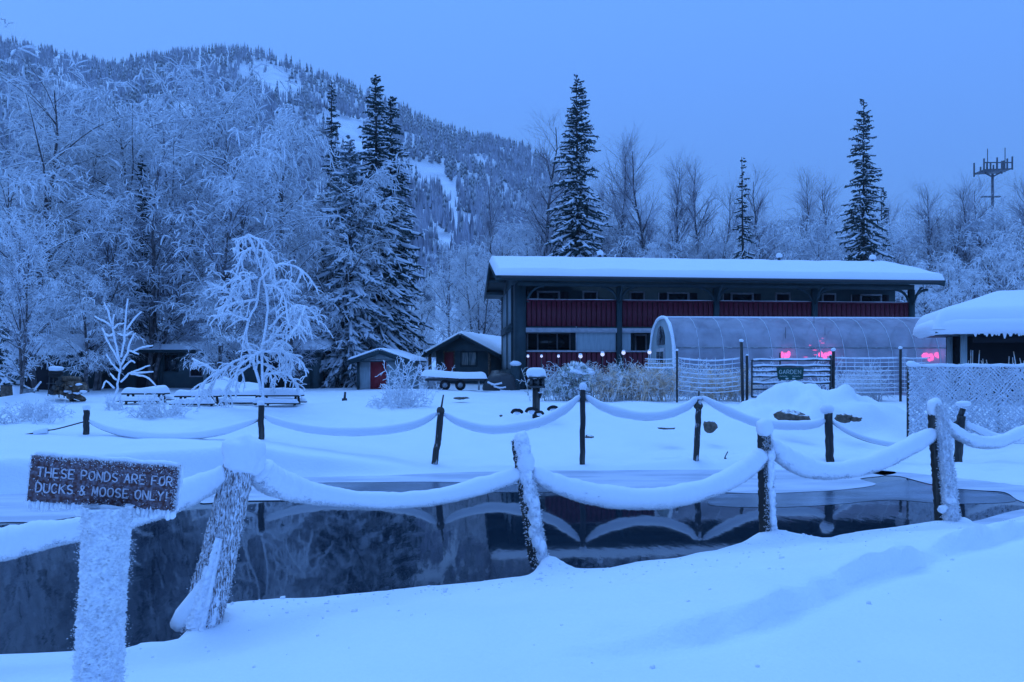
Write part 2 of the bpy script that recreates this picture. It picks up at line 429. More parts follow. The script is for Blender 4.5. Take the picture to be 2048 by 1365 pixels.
# ------------------------------------------------------------------ pond outline and snow-covered ground
def zp(px, py, z):
    Y = FPX * (CH - z) / (py - HZ)
    return ((px - CX) / FPX * Y, Y)
near_px = [(0, 1297), (80, 1294), (150, 1292), (250, 1287), (280, 1274), (340, 1272), (362, 1250), (400, 1232), (440, 1207), (500, 1197), (560, 1190),
           (630, 1187), (700, 1180), (770, 1174), (840, 1166), (900, 1162), (960, 1156), (1040, 1147), (1060, 1136), (1080, 1120), (1110, 1116), (1140, 1125), (1165, 1132), (1210, 1131),
           (1260, 1120), (1330, 1113), (1420, 1097), (1470, 1082), (1520, 1062), (1560, 1058), (1600, 1066), (1650, 1073), (1700, 1061),
           (1800, 1051), (1860, 1046), (1900, 1046), (1955, 1052), (1990, 1040), (2048, 1026), (2120, 1012), (2200, 1000)]
far_px = [(2260, 985), (2200, 981), (2048, 974), (1990, 967), (1940, 961), (1880, 955), (1830, 948), (1800, 945), (1750, 941), (1700, 940), (1600, 941), (1500, 941), (1420, 941),
          (1300, 942), (1200, 943), (1080, 943), (960, 946), (900, 948), (840, 950), (760, 953), (700, 954), (620, 956), (540, 955), (480, 958), (360, 967), (250, 977), (100, 988), (0, 991), (-100, 996)]
near_w = [zp(x, y, 0.17) for x, y in near_px]
far_w = [zp(x, y, 0.0) for x, y in far_px]
poly = [(-20, 4.4), (-7, 4.75)] + near_w + far_w + [(-13, 12.6), (-20, 12.9)]
NN = 2 + len(near_w)
PP = np.array(poly)
def pond_sdf(X, Y):
    """distance to the shore, positive on land; and whether the closest shore is the near one"""
    shp = X.shape; X = X.ravel(); Y = Y.ravel()
    best = np.full(X.shape, 1e9); near = np.zeros(X.shape, bool); ins = np.zeros(X.shape, bool)
    n = len(PP)
    for i in range(n):
        a = PP[i]; b = PP[(i + 1) % n]; d = b - a
        t = np.clip(((X - a[0]) * d[0] + (Y - a[1]) * d[1]) / (d @ d), 0, 1)
        dist = np.hypot(X - a[0] - t * d[0], Y - a[1] - t * d[1])
        m = dist < best; best = np.where(m, dist, best); near = np.where(m, i < NN, near)
        if a[1] != b[1]:
            c = ((a[1] > Y) != (b[1] > Y)) & (X < (b[0] - a[0]) * (Y - a[1]) / (b[1] - a[1]) + a[0])
            ins ^= c
    return np.where(ins, -best, best).reshape(shp), near.reshape(shp)
ledge = np.array([zp(x, y, 0.46) for x, y in [(1020, 1325), (1190, 1312), (1330, 1292), (1460, 1268), (1560, 1242), (1640, 1200), (1700, 1172), (1760, 1152), (1825, 1137), (1842, 1120), (1900, 1102), (1960, 1090), (2048, 1072), (2150, 1050)]])
def ledge_sd(X, Y):
    shp = X.shape; X = X.ravel(); Y = Y.ravel(); best = np.full(X.shape, 1e9); sg = np.ones(X.shape); tt = np.zeros(X.shape)
    for i in range(len(ledge) - 1):
        a = ledge[i]; b = ledge[i + 1]; d = b - a
        t = ((X - a[0]) * d[0] + (Y - a[1]) * d[1]) / (d @ d); tc = np.clip(t, 0, 1)
        dist = np.hypot(X - a[0] - tc * d[0], Y - a[1] - tc * d[1])
        s = np.sign(d[0] * (Y - a[1]) - d[1] * (X - a[0]))
        m = dist < best; best = np.where(m, dist, best); sg = np.where(m, s, sg); tt = np.where(m, i + tc, tt)
    return (best * sg).reshape(shp), tt.reshape(shp)
BX = np.array([-30, -5.5, -3.6, -1.6, 1.5, 3.9, 6.9, 9.8, 14, 40])
BZ = np.array([.62, .60, .34, .05, .07, .17, .20, .10, .08, .1])
mounds = []   # (x, y, radius x, radius y, height)
def ground_z(X, Y):
    X = np.asarray(X, float); Y = np.asarray(Y, float)
    sc = X.ndim == 0
    X = np.atleast_1d(X); Y = np.atleast_1d(Y)
    d, near = pond_sdf(X, Y)
    w = fnoise(X, Y, 0.9, 3)
    # near bank: a rounded snow lip that rises gently towards the path
    dn = np.clip(d, 0, None)
    lip = 0.17 * np.sqrt(np.clip(1 - (1 - np.clip(dn / 0.13, 0, 1)) ** 2, 0, 1))
    zn = lip + 0.31 * sstep((dn - 0.08) / 2.1) + 0.035 * w * sstep(dn / 0.4)
    ls, lt = ledge_sd(X, Y)
    lsn = ls + 0.10 * fnoise(X, Y, 0.5, 2)
    fade = sstep(lt / 2.2)
    zn = zn + fade * (0.125 + 0.15 * fnoise(X, Y, 0.42, 2)) * sstep((lsn + 0.02) / 0.065) * np.exp(-np.clip(ls, 0, None) / 0.8) - fade * 0.03 * np.exp(-((lsn + 0.10) / 0.10) ** 2)
    zn = np.where(ls < 0, zn * (1 - 0.0 * fade), zn)
    zn = zn + 0.018 * fnoise(X, Y, 0.28, 2) * sstep(dn / 0.3) * (ls > -0.1)
    # far bank
    B = np.interp(X, BX, BZ) + 0.05 * fnoise(X, Y * 0.3, 1.7, 3)
    B = np.maximum(B, 0.05)
    k1 = sstep(dn / 0.42)
    zf = B * k1 + (1.0 - B) * sstep((dn - 0.4) / 8.6) + 0.13 * sstep((Y - 24) / 14) + 0.2 * sstep((Y - 40) / 20)
    zf = zf + (0.05 * w + 0.07 * fnoise(X, Y, 3.1, 2)) * sstep(dn / 1.5)
    zf = zf + 0.07 * fnoise(X * 1.0, Y, 0.40, 2) * sstep((X - 6.5) / 2) * sstep(dn / 0.2)
    ft = fnoise(X + 40, Y - 13, 0.55, 2); zf = zf - 0.05 * sstep((ft - 0.16) / 0.12) * sstep(dn / 0.8) * (fnoise(X, Y, 4.0, 1) > 0.02)
    z = np.where(near, zn, zf)
    # blend where both banks meet far to the sides
    z = np.where(d < 0, np.maximum(-0.7, d * 2.5), z)
    for (mx, my, rx, ry, h) in mounds:
        q = ((X - mx) / rx) ** 2 + ((Y - my) / ry) ** 2
        z = z + np.where(d > 0.02, h * np.exp(-q * 1.6) * (1 + (0.9 * fnoise(X * 1.0 + 9, Y, 0.7, 3) if h > 0.15 else 0)), 0)
    return float(z[0]) if sc else z

def graded(lo, hi, step, far, g=1.12):
    a = list(np.arange(lo, hi, step)); s = step; v = a[-1]
    while v < far: s *= g; v += s; a.append(v)
    return a
mounds += [(-2.25, 6.1, .5, .35, .05), (0.36, 7.7, .22, .25, .07), (3.12, 8.85, .3, .3, .07), (5.5, 9.3, .5, .45, .06)]
mounds += [(8.7, 21.6, 2.3, 1.5, .80), (7.6, 22.2, 1.2, 1.0, .30), (9.9, 20.9, 1.2, 1.0, .35), (8.2, 20.4, .9, .6, .18), (9.3, 20.1, .7, .5, .2), (-11.4, 30.5, 1.6, 1.2, .75), (-17.2, 27, 1.6, 1.3, .35), (-5.2, 24, 2.0, 1.2, .12), (-4.5, 34, 3.0, 1.5, .15)]
def ground_grid():
    xr = graded(0, 8.6, 0.075, 700, 1.16); xs = np.array([-v for v in xr[::-1]][:-1] + xr)
    ys = [-60, -30, -15, -8, -4, -2, 0, 1, 2, 2.8]
    ys += list(np.arange(3.2, 10.6, 0.055)) + list(np.arange(10.6, 15, 0.12)) + list(np.arange(15, 17.6, 0.055)) + list(np.arange(17.6, 32, 0.16))
    v = 32; s = 0.3
    while v < 1500: ys.append(v); s *= 1.14; v += s
    X, Y = np.meshgrid(xs, np.array(ys, float), indexing='ij')
    Z = ground_z(X, Y)
    return np.stack([X, Y, Z], -1)
g = MB().grid(ground_grid(), flip=False)
go = g.build('snow_ground', M['snow'], smooth=True, kind='structure')
bx = PP[:, 0]; by = PP[:, 1]
wm = MB()
wm.add([(-25, 3.8, 0), (16, 3.8, 0), (16, 18.2, 0), (-25, 18.2, 0)], [(0, 1, 2, 3)])
wo_ = wm.build('pond_water', M['water'], kind='structure')

# thin sheets of ice reaching out from the far shore
def ice(name, pts, mat_, z):
    P = np.array([zp(x, y, z) for x, y in pts])
    P = crom(np.vstack([P, P[:1]]), 5)[:-1]
    V = np.column_stack([P, np.full(len(P), z)]) 
    from mathutils.geometry import tessellate_polygon
    tris = tessellate_polygon([[Vector(v) for v in V]])
    tris = [t if ((V[t[1]] - V[t[0]])[0] * (V[t[2]] - V[t[0]])[1] - (V[t[1]] - V[t[0]])[1] * (V[t[2]] - V[t[0]])[0]) > 0 else t[::-1] for t in tris]
    return MB().add(V, None, tris).build(name, mat_, kind='structure')
ice('pond_ice', [(-160, 975), (100, 975), (300, 955), (500, 940), (900, 935), (1180, 936), (1500, 932), (1700, 932), (1790, 944), (1765, 952), (1720, 958), (1752, 969), (1690, 979), (1610, 984), (1520, 987), (1430, 985), (1380, 990), (1300, 980), (1200, 973),
     (1100, 970), (960, 966), (860, 964), (740, 965), (640, 966), (560, 971), (500, 982), (400, 1000), (300, 1012), (200, 1026), (90, 1043), (0, 1045), (-160, 1052)], M['ice_snowy'], 0.008)
ice('pond_ice', [(1700, 936), (1860, 950), (2048, 968), (2200, 976), (2200, 1004), (2090, 1010), (2040, 1002), (2010, 985), (1960, 981), (1900, 976), (1850, 966), (1800, 953), (1760, 950)], M['ice_snowy'], 0.008)
ice('pond_ice', [(430, 984), (520, 972), (600, 984), (700, 988), (860, 987), (870, 989), (720, 994), (640, 1000), (560, 1001), (470, 1002), (400, 1006)], M['ice_snowy'], 0.012)
ice('pond_ice', [(1440, 988), (1600, 985), (1700, 978), (1800, 960), (1880, 975), (1990, 986), (2030, 1003), (1900, 1008), (1780, 1000), (1660, 1010), (1540, 1015), (1420, 1010)], M['ice_thin'], 0.004)
ice('pond_ice', [(640, 960), (960, 962), (1180, 968), (1330, 978), (1250, 984), (1050, 985), (860, 984), (720, 984), (600, 978)], M['ice_thin'], 0.004)
ice('pond_ice', [(1900, 1052), (1960, 1040), (2048, 1018), (2200, 1000), (2200, 1040), (1950, 1075)], M['ice_snowy'], 0.008)

# ------------------------------------------------------------------ mountain
RX = [-1400, -600, -300, 0, 50, 100, 160, 240, 300, 360, 420, 480, 520, 580, 640, 720, 800, 860, 940, 1000, 1060, 1120, 1200, 1320, 1480, 1700, 2100, 3200]
RY = [150, 60, 62, 90, 98, 108, 122, 134, 120, 112, 106, 104, 108, 128, 150, 182, 220, 248, 276, 286, 306, 350, 440, 540, 600, 640, 650, 660]
def ridge_py(px): return np.interp(px, RX, RY)
def mount_point(px, t):
    """t 0 at the foot, 1 at the ridge"""
    Yr = 760 + 60 * np.sin(px / 260.0) + 0.10 * (px - 500)
    Yf = 135 + 0 * px
    Y = Yf + (Yr - Yf) * t
    pyr = ridge_py(px)
    zr = CH - (pyr - HZ) / FPX * Yr
    z = -2 + (zr + 2) * (0.25 * t + 0.75 * t ** 1.25)
    X = (px - CX) / FPX * Y
    z = z + (fnoise(X, Y, 120, 4) * 26 + fnoise(X + Y, X - Y, 45, 2) * 8) * np.sin(np.clip(t, 0, 1) * math.pi) ** 0.7 * np.clip((zr) / 200, 0, 1)
    return np.stack([X, Y, z], -1)
pxs = np.linspace(-1400, 3200, 240); ts = np.linspace(0, 1, 60)
PX, TT = np.meshgrid(pxs, ts, indexing='ij')
G = mount_point(PX, TT)
back = G[:, -1:].copy(); back[..., 1] += 400; back[..., 0] *= 1.5; back[..., 2] = -5
mg = MB().grid(np.concatenate([G, back], 1), flip=False)
M['mount'] = mat('mountain_snow', (0.80, 0.84, 0.90), 0.8, noise=(0.05, (0.62, 0.66, 0.74), 0.45, 0.65))
mg.build('mountain', M['mount'], smooth=True, kind='structure')

clear = [(545, 165, 55, 26), (690, 262, 60, 24), (715, 300, 35, 22), (850, 345, 50, 16), (880, 372, 36, 16), (925, 452, 28, 24), (880, 490, 30, 18), (905, 400, 14, 30), (640, 205, 22, 12), (960, 330, 10, 14), (930, 640, 60, 24), (880, 610, 30, 14)]
rg = np.random.default_rng(5)
N = 21000
px = rg.uniform(-500, 1650, N); t = rg.uniform(0.02, 1.0, N) ** 0.62
P = mount_point(px, t)
py = HZ - (P[:, 2] - CH) * FPX / P[:, 1]
keep = np.ones(N, bool)
for (cx_, cy_, rx, ry) in clear:
    sl = (px - cx_) * 0.35
    q = ((px - cx_) / rx) ** 2 + ((py - cy_ - sl) / ry) ** 2
    keep &= (q + fnoise(px, py, 22, 3) * 1.6 > 1) | (rg.random(N) < 0.06)
dens = fnoise(px, py, 90, 3)
keep &= rg.random(N) < 0.97 + dens
px, t, P = px[keep], t[keep], P[keep]
con = rg.random(len(P)) < np.clip(0.40 + 0.9 * fnoise(P[:, 0], P[:, 1], 70, 3), 0.08, 0.9)
# conifers of the slope: three ragged stacked cones each
def cones(mb, P, H, Rr, lev=3, n=5, rg=rg):
    for k in range(lev):
        z0 = 0.06 + 0.29 * k; z1 = min(1.0, z0 + 0.50 - 0.04 * k)
        rr = Rr * (1.0 - 0.30 * k)
        a = rg.random(len(P))[:, None] * 6.28 + np.arange(n)[None] * 2 * math.pi / n
        jr = rr[:, None] * (0.65 + 0.6 * rg.random((len(P), n)))
        ring = np.stack([P[:, 0:1] + np.cos(a) * jr, P[:, 1:2] + np.sin(a) * jr, P[:, 2:3] + H[:, None] * (z0 + 0.06 * (rg.random((len(P), n)) - 0.5))], -1)
        tip = P.copy(); tip[:, 2] += H * z1
        V = np.concatenate([ring, tip[:, None]], 1)
        b = np.arange(len(P))[:, None] * (n + 1)
        T = np.concatenate([np.stack([b[:, 0] + i, b[:, 0] + (i + 1) % n, b[:, 0] + n], -1) for i in range(n)])
        mb.add(V.reshape(-1, 3), None, T)
Pc = P[con]; Hc = rg.uniform(6.5, 13.5, len(Pc)); Rc = Hc * rg.uniform(0.11, 0.17, len(Pc))
mb = MB(); cones(mb, Pc, Hc, Rc)
M['hill_con'] = mat('slope_conifers', (0.065, 0.085, 0.105), 0.9, noise=(0.12, (0.26, 0.29, 0.36), 0.42, 0.68), snow=(0.9, 1.6), spec=0.05)
mb.build('conifer_woods', M['hill_con'], kind='stuff')
# leafless frosted birches of the slope: brooms of upright twigs
Pb = P[~con]
def brooms(mb, P, H, k, spread, w, rg=rg):
    n = len(P)
    base = np.repeat(P, k, 0); h = np.repeat(H, k) * rg.uniform(0.55, 1.05, n * k)
    az = rg.random(n * k) * 6.28; rad = np.repeat(H, k) * spread * np.sqrt(rg.random(n * k))
    b0 = base + np.stack([np.cos(az) * rad * 0.35, np.sin(az) * rad * 0.35, h * 0.15], -1)
    m_ = base + np.stack([np.cos(az) * rad, np.sin(az) * rad, h * 0.55], -1)
    tp = base + np.stack([np.cos(az) * rad * 0.9, np.sin(az) * rad * 0.9, h], -1)
    wd = np.repeat(H, k) * w
    mb.tubes(np.stack([b0 * 0.5 + m_ * 0.5, tp], 1), np.stack([wd * 1.1, wd * 0.15], 1), 3)
mb = MB(); brooms(mb, Pb, rg.uniform(7, 12.5, len(Pb)), 4, 0.22, 0.060)
M['hill_birch'] = mat('slope_birches', (0.46, 0.48, 0.58), 0.9, noise=(0.10, (0.17, 0.18, 0.24), 0.42, 0.66), spec=0.05)
mb.build('birch_woods', M['hill_birch'], kind='stuff')
# ------------------------------------------------------------------ trees
def unit(v): return v / (np.linalg.norm(v, axis=-1)[..., None] + 1e-9)
def children(rg, P, Rr, n, tmin, tmax, length, ang, K, droop, r0, r1=0.2, up=0.0, wob=0.06, lfun=None, rcap=None):
    """n side shoots on each of the tubes P (N,K,3)"""
    N, Kp, _ = P.shape
    t = tmin + (tmax - tmin) * ((np.arange(n)[None] + rg.random((N, n))) / n)
    f = t * (Kp - 1); i = np.clip(f.astype(int), 0, Kp - 2); w = (f - i)[..., None]
    ii = np.arange(N)[:, None]
    pos = P[ii, i] * (1 - w) + P[ii, i + 1] * w
    T = unit(P[ii, i + 1] - P[ii, i]); pr = Rr[ii, i] * (1 - w[..., 0]) + Rr[ii, i + 1] * w[..., 0]
    A = unit(np.cross(T, rg.normal(size=(N, n, 3))))
    an = np.radians(ang[0] + (ang[1] - ang[0]) * rg.random((N, n)))[..., None]
    D = unit(T * np.cos(an) + A * np.sin(an) + np.array([0, 0, up]))
    L = length * (0.6 + 0.8 * rg.random((N, n)))
    if lfun is not None: L = L * lfun(t)
    M_ = N * n
    pos = pos.reshape(M_, 3); D = D.reshape(M_, 3); L = L.reshape(M_)
    out = [pos]; cur = pos
    step = (L / (K - 1))[:, None]
    for k in range(1, K):
        D = unit(D + np.array([0, 0, -droop * k / (K - 1)]) + rg.normal(size=(M_, 3)) * wob)
        cur = cur + D * step; out.append(cur)
    Q = np.stack(out, 1)
    rs = np.minimum(pr.reshape(M_) * 0.7, r0) if rcap is None else np.full(M_, r0)
    RR = rs[:, None] * np.linspace(1, r1, K)[None]
    return Q, RR
def trunk(rg, H, r, K=14, lean=0.05, wob=0.02, base=(0, 0, 0)):
    z = np.linspace(0, 1, K)
    off = np.cumsum(rg.normal(size=(K, 2)) * wob * H / K * 3, 0); off -= off[0]
    d = rg.normal(size=2) * lean
    P = np.stack([off[:, 0] + d[0] * z * H, off[:, 1] + d[1] * z * H, z * H], -1) + np.array(base)
    return P[None], (r * (1 - 0.88 * z))[None]

def birch_parts(seed, H=13, stems=2, weep=0.55, dens=1.0, lens=1.0, load=0.9):
    rg = np.random.default_rng(seed)
    wood, tw, sl = MB(), MB(), MB()
    for s in range(stems):
        P0, R0 = trunk(rg, H * rg.uniform(0.85, 1), 0.14, lean=0.10 if stems > 1 else 0.04, base=(rg.normal() * .15, rg.normal() * .15, -0.3))
        wood.tubes(P0, R0, 6)
        lf = lambda t: 0.35 + 0.9 * np.sin(np.clip(t, 0, 1) * math.pi) ** 0.7
        P1, R1 = children(rg, P0, R0, int(26 * dens / (1 + 0.15 * (stems - 1))), 0.10, 0.97, H * 0.26 * lens, (30, 62), 7, weep * 0.30, 0.055, 0.15, up=0.25, lfun=lf)
        wood.tubes(P1, R1, 4)
        P2, R2 = children(rg, P1, R1, 10, 0.12, 1.0, H * 0.085, (25, 65), 4, weep * 0.45, 0.026, 0.5, up=0.05, wob=0.16)
        tw.tubes(P2, R2, 3)
        S = P1[rg.random(len(P1)) < 0.35][:, 1:].copy(); S[..., 2] += 0.03; sl.tubes(S, np.tile([0.03, 0.035, 0.035, 0.03, 0.025, 0.02], (len(S), 1)), 4)
        P3, R3 = children(rg, P2, R2, 10, 0.08, 1.0, H * 0.036, (25, 80), 3, weep * 0.8, 0.019, 0.7, wob=0.22)
        clump = fnoise(P3[:, 0, 0] + seed * 3, P3[:, 0, 2] + P3[:, 0, 1], 1.1, 2)
        k = rg.random(len(P3)) < load * 1.3 * sstep(clump / 0.35 + 0.35)
        tw.tubes(P3[~k], R3[~k], 3)
        sl.tubes(P3[k], rg.uniform(0.024, 0.040, k.sum())[:, None] * np.array([0.95, 1.0, 0.75])[None], 3)
        P4, R4 = children(rg, P3[::2], R3[::2], 1, 0.3, 1.0, H * 0.024, (25, 75), 2, weep * 1.0, 0.020, 0.6, wob=0.2)
        tw.tubes(P4, R4, 3)
    return wood, tw, sl
def bare_parts(seed, H=15, ang=(14, 34), dens=1.0):
    rg = np.random.default_rng(seed)
    wood, tw = MB(), MB()
    P0, R0 = trunk(rg, H, 0.13, lean=0.03, base=(0, 0, -0.3))
    wood.tubes(P0, R0, 6)
    lf = lambda t: 1.15 - 0.75 * t
    P1, R1 = children(rg, P0, R0, int(46 * dens), 0.12, 0.97, H * 0.17, (ang[0] + 8, ang[1] + 14), 6, -0.08, 0.035, 0.25, up=0.25, lfun=lf)
    wood.tubes(P1, R1, 3)
    P2, R2 = children(rg, P1, R1, 8, 0.15, 1.0, H * 0.075, (15, 45), 3, -0.05, 0.020, 0.5, up=0.15)
    tw.tubes(P2, R2, 3)
    P3, R3 = children(rg, P2, R2, 5, 0.15, 1.0, H * 0.040, (15, 50), 2, 0.0, 0.016, 0.6, up=0.1)
    tw.tubes(P3, R3, 3)
    return wood, tw
def spruce_parts(seed, H=17, Rb=2.4, step=0.30, nb=7, snow=0.8, lowdroop=0.9, power=0.85, gap=0.0, lr=(0.62, 1.18)):
    rg = np.random.default_rng(seed)
    wood, nd, sn = MB(), MB(), MB()
    P0, R0 = trunk(rg, H, 0.22, lean=0.004, wob=0.003, base=(0, 0, -0.3))
    wood.tubes(P0, R0, 7)
    brP, brR = [], []
    z = H * 0.07
    while z < H * 0.985:
        f = z / H
        m_ = max(3, int(nb * (0.55 + 0.45 * (1 - f)) + rg.integers(0, 2)))
        for k in range(m_):
            if rg.random() < gap * (0.3 + f): continue
            L = Rb * (1 - f) ** power * rg.uniform(*lr) + 0.16
            az = rg.random() * 6.28
            el = R(20 * f ** 1.2 - 36 * (1 - f)) + rg.normal() * 0.10
            d = np.array([math.cos(az) * math.cos(el), math.sin(az) * math.cos(el), math.sin(el)])
            p = np.array([0, 0, z + rg.normal() * step * 0.3]); pts = [p]
            for q in range(1, 6):
                d = d + np.array([0, 0, (-0.16 * lowdroop if q < 4 else 0.12) * (1 - f * 0.5)]); d /= np.linalg.norm(d)
                p = p + d * L / 5; pts.append(p)
            brP.append(pts); brR.append(L)
        z += step * (0.75 + 0.5 * rg.random()) * (1.0 - 0.45 * f)
    B = np.array(brP); L = np.array(brR)
    wd = np.clip(0.035 + 0.030 * L, 0.03, 0.11)
    nd.tubes(B, wd[:, None] * np.array([0.5, 0.9, 1.1, 1.0, 0.7, 0.12])[None], 4)
    # side sprays
    lf = lambda t: 1.15 - 0.75 * t
    Ls = L[:, None]
    n = 9
    P2, _ = children(rg, B, np.ones((len(B), 6)), n, 0.12, 0.97, 1.0, (42, 68), 3, 0.35, 0.05, 0.2, wob=0.10, rcap=1)
    base = P2[:, :1]; t = np.tile((np.arange(n) + 0.5) / n, len(B))
    sc_ = (np.repeat(L, n) * 0.26 * lf(t) + 0.05)[:, None, None]
    P2 = base + (P2 - base) * sc_
    # flatten sprays toward the branch plane
    P2[:, 1:, 2] = base[:, :, 2] + (P2[:, 1:, 2] - base[:, :, 2]) * 0.55 - 0.02
    w2 = (0.030 + 0.10 * sc_[:, 0, 0])
    nd.tubes(P2, w2[:, None] * np.array([0.9, 1.0, 0.12])[None], 3)
    P3, _ = children(rg, P2, np.ones((len(P2), 3)), 1, 0.3, 0.9, 1.0, (35, 70), 2, 0.8, 0.05, 0.2, rcap=1)
    b3 = P3[:, :1]; P3 = b3 + (P3 - b3) * sc_ * 0.55
    nd.tubes(P3, (w2 * 0.75)[:, None] * np.array([1.0, 0.15])[None], 3)
    # snow pads resting on branches and sprays
    hz = B[:, 0, 2] / H
    k = rg.random(len(B)) < np.clip(snow * (1.5 - hz * 1.0), 0, 1)
    S = B[k][:, 1:].copy(); S[..., 2] += wd[k][:, None] * 0.85
    ww = (wd[k] * rg.uniform(0.7, 1.5, k.sum()))[:, None] * np.array([0.3, 0.9, 1.0, 0.8, 0.2])[None]
    sn.tubes(S, ww, 5)
    h2 = P2[:, 0, 2] / H
    k2 = rg.random(len(P2)) < np.clip(snow * (1.5 - h2 * 1.2), 0, 1) * 0.75
    S2 = P2[k2].copy(); S2[..., 2] += w2[k2][:, None] * 0.8
    sn.tubes(S2, (w2[k2] * rg.uniform(0.7, 1.45, k2.sum()))[:, None] * np.array([0.7, 1.0, 0.2])[None], 4)
    return wood, nd, sn

def make_tree(kind, parts, mats, label, group, loc, rz=0.0, s=1.0):
    t = thing(kind, label, 'tree', loc, rz, group)
    t.scale = (s, s, s)
    names = ['trunk', 'crown', 'snow_load']
    for nm, p, m_ in zip(names, parts, mats):
        o = p.build(nm, m_, t)
        if nm != 'trunk': o['kind'] = 'stuff'
    return t

# ---- frosted birches on the left, kept as individuals
BP = [birch_parts(101, 13, 2, 0.60), birch_parts(102, 13, 1, 0.75, 1.2), birch_parts(103, 13, 3, 0.45, 0.8), birch_parts(104, 13, 2, 0.35, 1.0), birch_parts(105, 13, 1, 0.95, 1.3, 1.15)]
BR = [bare_parts(201, 15), bare_parts(202, 15, (10, 26), 1.1), bare_parts(203, 15, (18, 40), 0.9), bare_parts(204, 15, (12, 30), 0.8)]
protos = {}
def hz(parts): return float(np.percentile(np.concatenate([V[:, 2] for p in parts for V in p.V]), 99.6))
HB = [hz(p) for p in BP]; HR = [hz(p) for p in BR]
def place(kind_, var, px, pytop, Y, label, group, catname, H0, wide=1.0, pybase=None):
    gx = WX(px, Y); gz_ = ground_z(gx, Y)
    top = WZ(pytop, Y); s = (top - gz_) / H0
    H0 = (HR if kind_ == 'bare_tree' else HB)[var]; s = (top - gz_) / H0
    key = (kind_, var)
    rz = rng.random() * 6.28
    if key not in protos:
        if kind_ == 'frosted_birch': t = make_tree(kind_, BP[var], (M['birch_wood'], M['birch_twig'], M['white_frost']), label, group, (gx, Y, gz_), rz)
        elif kind_ == 'dim_birch': t = make_tree('frosted_birch', BP[var], (M['birch_wood'], M['birch_twig2'], M['white_frost']), label, group, (gx, Y, gz_), rz)
        elif kind_ == 'bare_tree': t = make_tree(kind_, BR[var], (M['bare_wood'], M['bare_twig']), label, group, (gx, Y, gz_), rz)
        protos[key] = t
    else:
        t = copy_thing(protos[key], (gx, Y, gz_), rz, (1, 1, 1), label, group)
    t.scale = (s * wide, s * wide, s)
    return t
GB = 'hoarfrosted birches behind the cabins'
birches = [  # px, top, distance, variant, width, label
    (30, 92, 40, 1, 1.15, 'tallest weeping birch at the left edge, crown thick with white frost'),
    (-85, 150, 38, 4, 1.1, 'weeping frosted birch just cut by the left edge of the view'),
    (112, 170, 44, 0, 1.0, 'frosted birch between the tall weeping one and the dark spruce top'),
    (190, 190, 50, 3, 1.0, 'frosted birch with upright limbs above the garage-like cabin'),
    (255, 250, 46, 1, 1.1, 'lower drooping birch left of the small dark spruce'),
    (395, 118, 52, 3, 1.0, 'tallest birch of the middle, its sparse white top against the hill'),
    (335, 215, 47, 0, 1.1, 'round white birch crown below the sparse-topped birch, on its left'),
    (455, 205, 50, 2, 1.0, 'birch with several stems right of the sparse-topped one'),
    (535, 225, 46, 4, 1.15, 'broad dome-shaped frosted birch behind the weeping shrub'),
    (592, 235, 58, 1, 0.95, 'frosted birch between the dome-shaped birch and the big spruces'),
    (650, 330, 44, 0, 1.0, 'shorter frosted birch leaning on the big spruces from the left'),
    (90, 330, 36, 1, 1.05, 'low white weeping birch clump in front of the tallest one'),
    (300, 330, 41, 2, 1.1, 'tangled birch in front of the round white crown'),
    (430, 320, 40, 0, 1.1, 'birch with dark forked limbs above the long cabin'),
    (560, 400, 42, 4, 1.0, 'small drooping birch over the right end of the long cabin'),
    (200, 380, 38, 3, 1.05, 'birch with a dark bare trunk just right of the garage-like cabin'),
    (175, 545, 35, 4, 1.5, 'low frosted birch drooping over the corner of the garage-like cabin roof'),
    (455, 560, 37, 4, 1.6, 'low spreading birch veiling the long cabin roof behind the weeping shrub'),
    (600, 540, 38, 0, 1.3, 'small frosted birch before the right end of the long cabin'),
    (690, 420, 52, 1, 1.0, 'slim frosted birch half hidden behind the big spruces'),
]
for i, (px_, pt, Y, v, wd_, lab) in enumerate(birches):
    place('frosted_birch' if i not in (3, 7, 12, 13, 15, 9, 18) else 'dim_birch', v, px_, pt, Y, lab, GB, 'tree', 12.6, wd_)
# the leaning trunk in front of the garage-like cabin
place('dim_birch', 3, 42, 420, 27, 'young birch with a clear pale trunk in front of the garage-like cabin', GB, 'tree', 12.6, 0.8)
for (px_, pt, Y, v, lab) in [(845, 560, 60, 1, 'white frosted birch just right of the big spruces'), (905, 470, 75, 0, 'frosted birch behind the small gabled cabin'), (955, 500, 62, 2, 'frosted birch touching the left roof corner of the lodge')]:
    place('frosted_birch', v, px_, pt, Y, lab, GB, 'tree', 12.6, 1.0)
for (px_, pt, Y, v, lab) in [(1860, 520, 54, 4, 'white frosted birch beside the right end of the lodge roof'), (1925, 500, 60, 0, 'broad frosted birch behind the snow-roofed pavilion'), (2010, 480, 62, 1, 'frosted birch behind the pavilion at the right edge'), (1400, 470, 78, 2, 'low white birch over the middle of the lodge roof'), (1290, 480, 74, 4, 'low white birch behind the lodge roof, right of the large spruce'), (1590, 480, 80, 0, 'low white birch behind the lodge roof, left of the narrow spruce'), (1040, 470, 66, 1, 'low frosted birch behind the left end of the lodge roof')]:
    place('frosted_birch', v, px_, pt, Y, lab, 'frosted birches behind the lodge', 'tree', 12.6, 1.0)
rgq = np.random.default_rng(12)
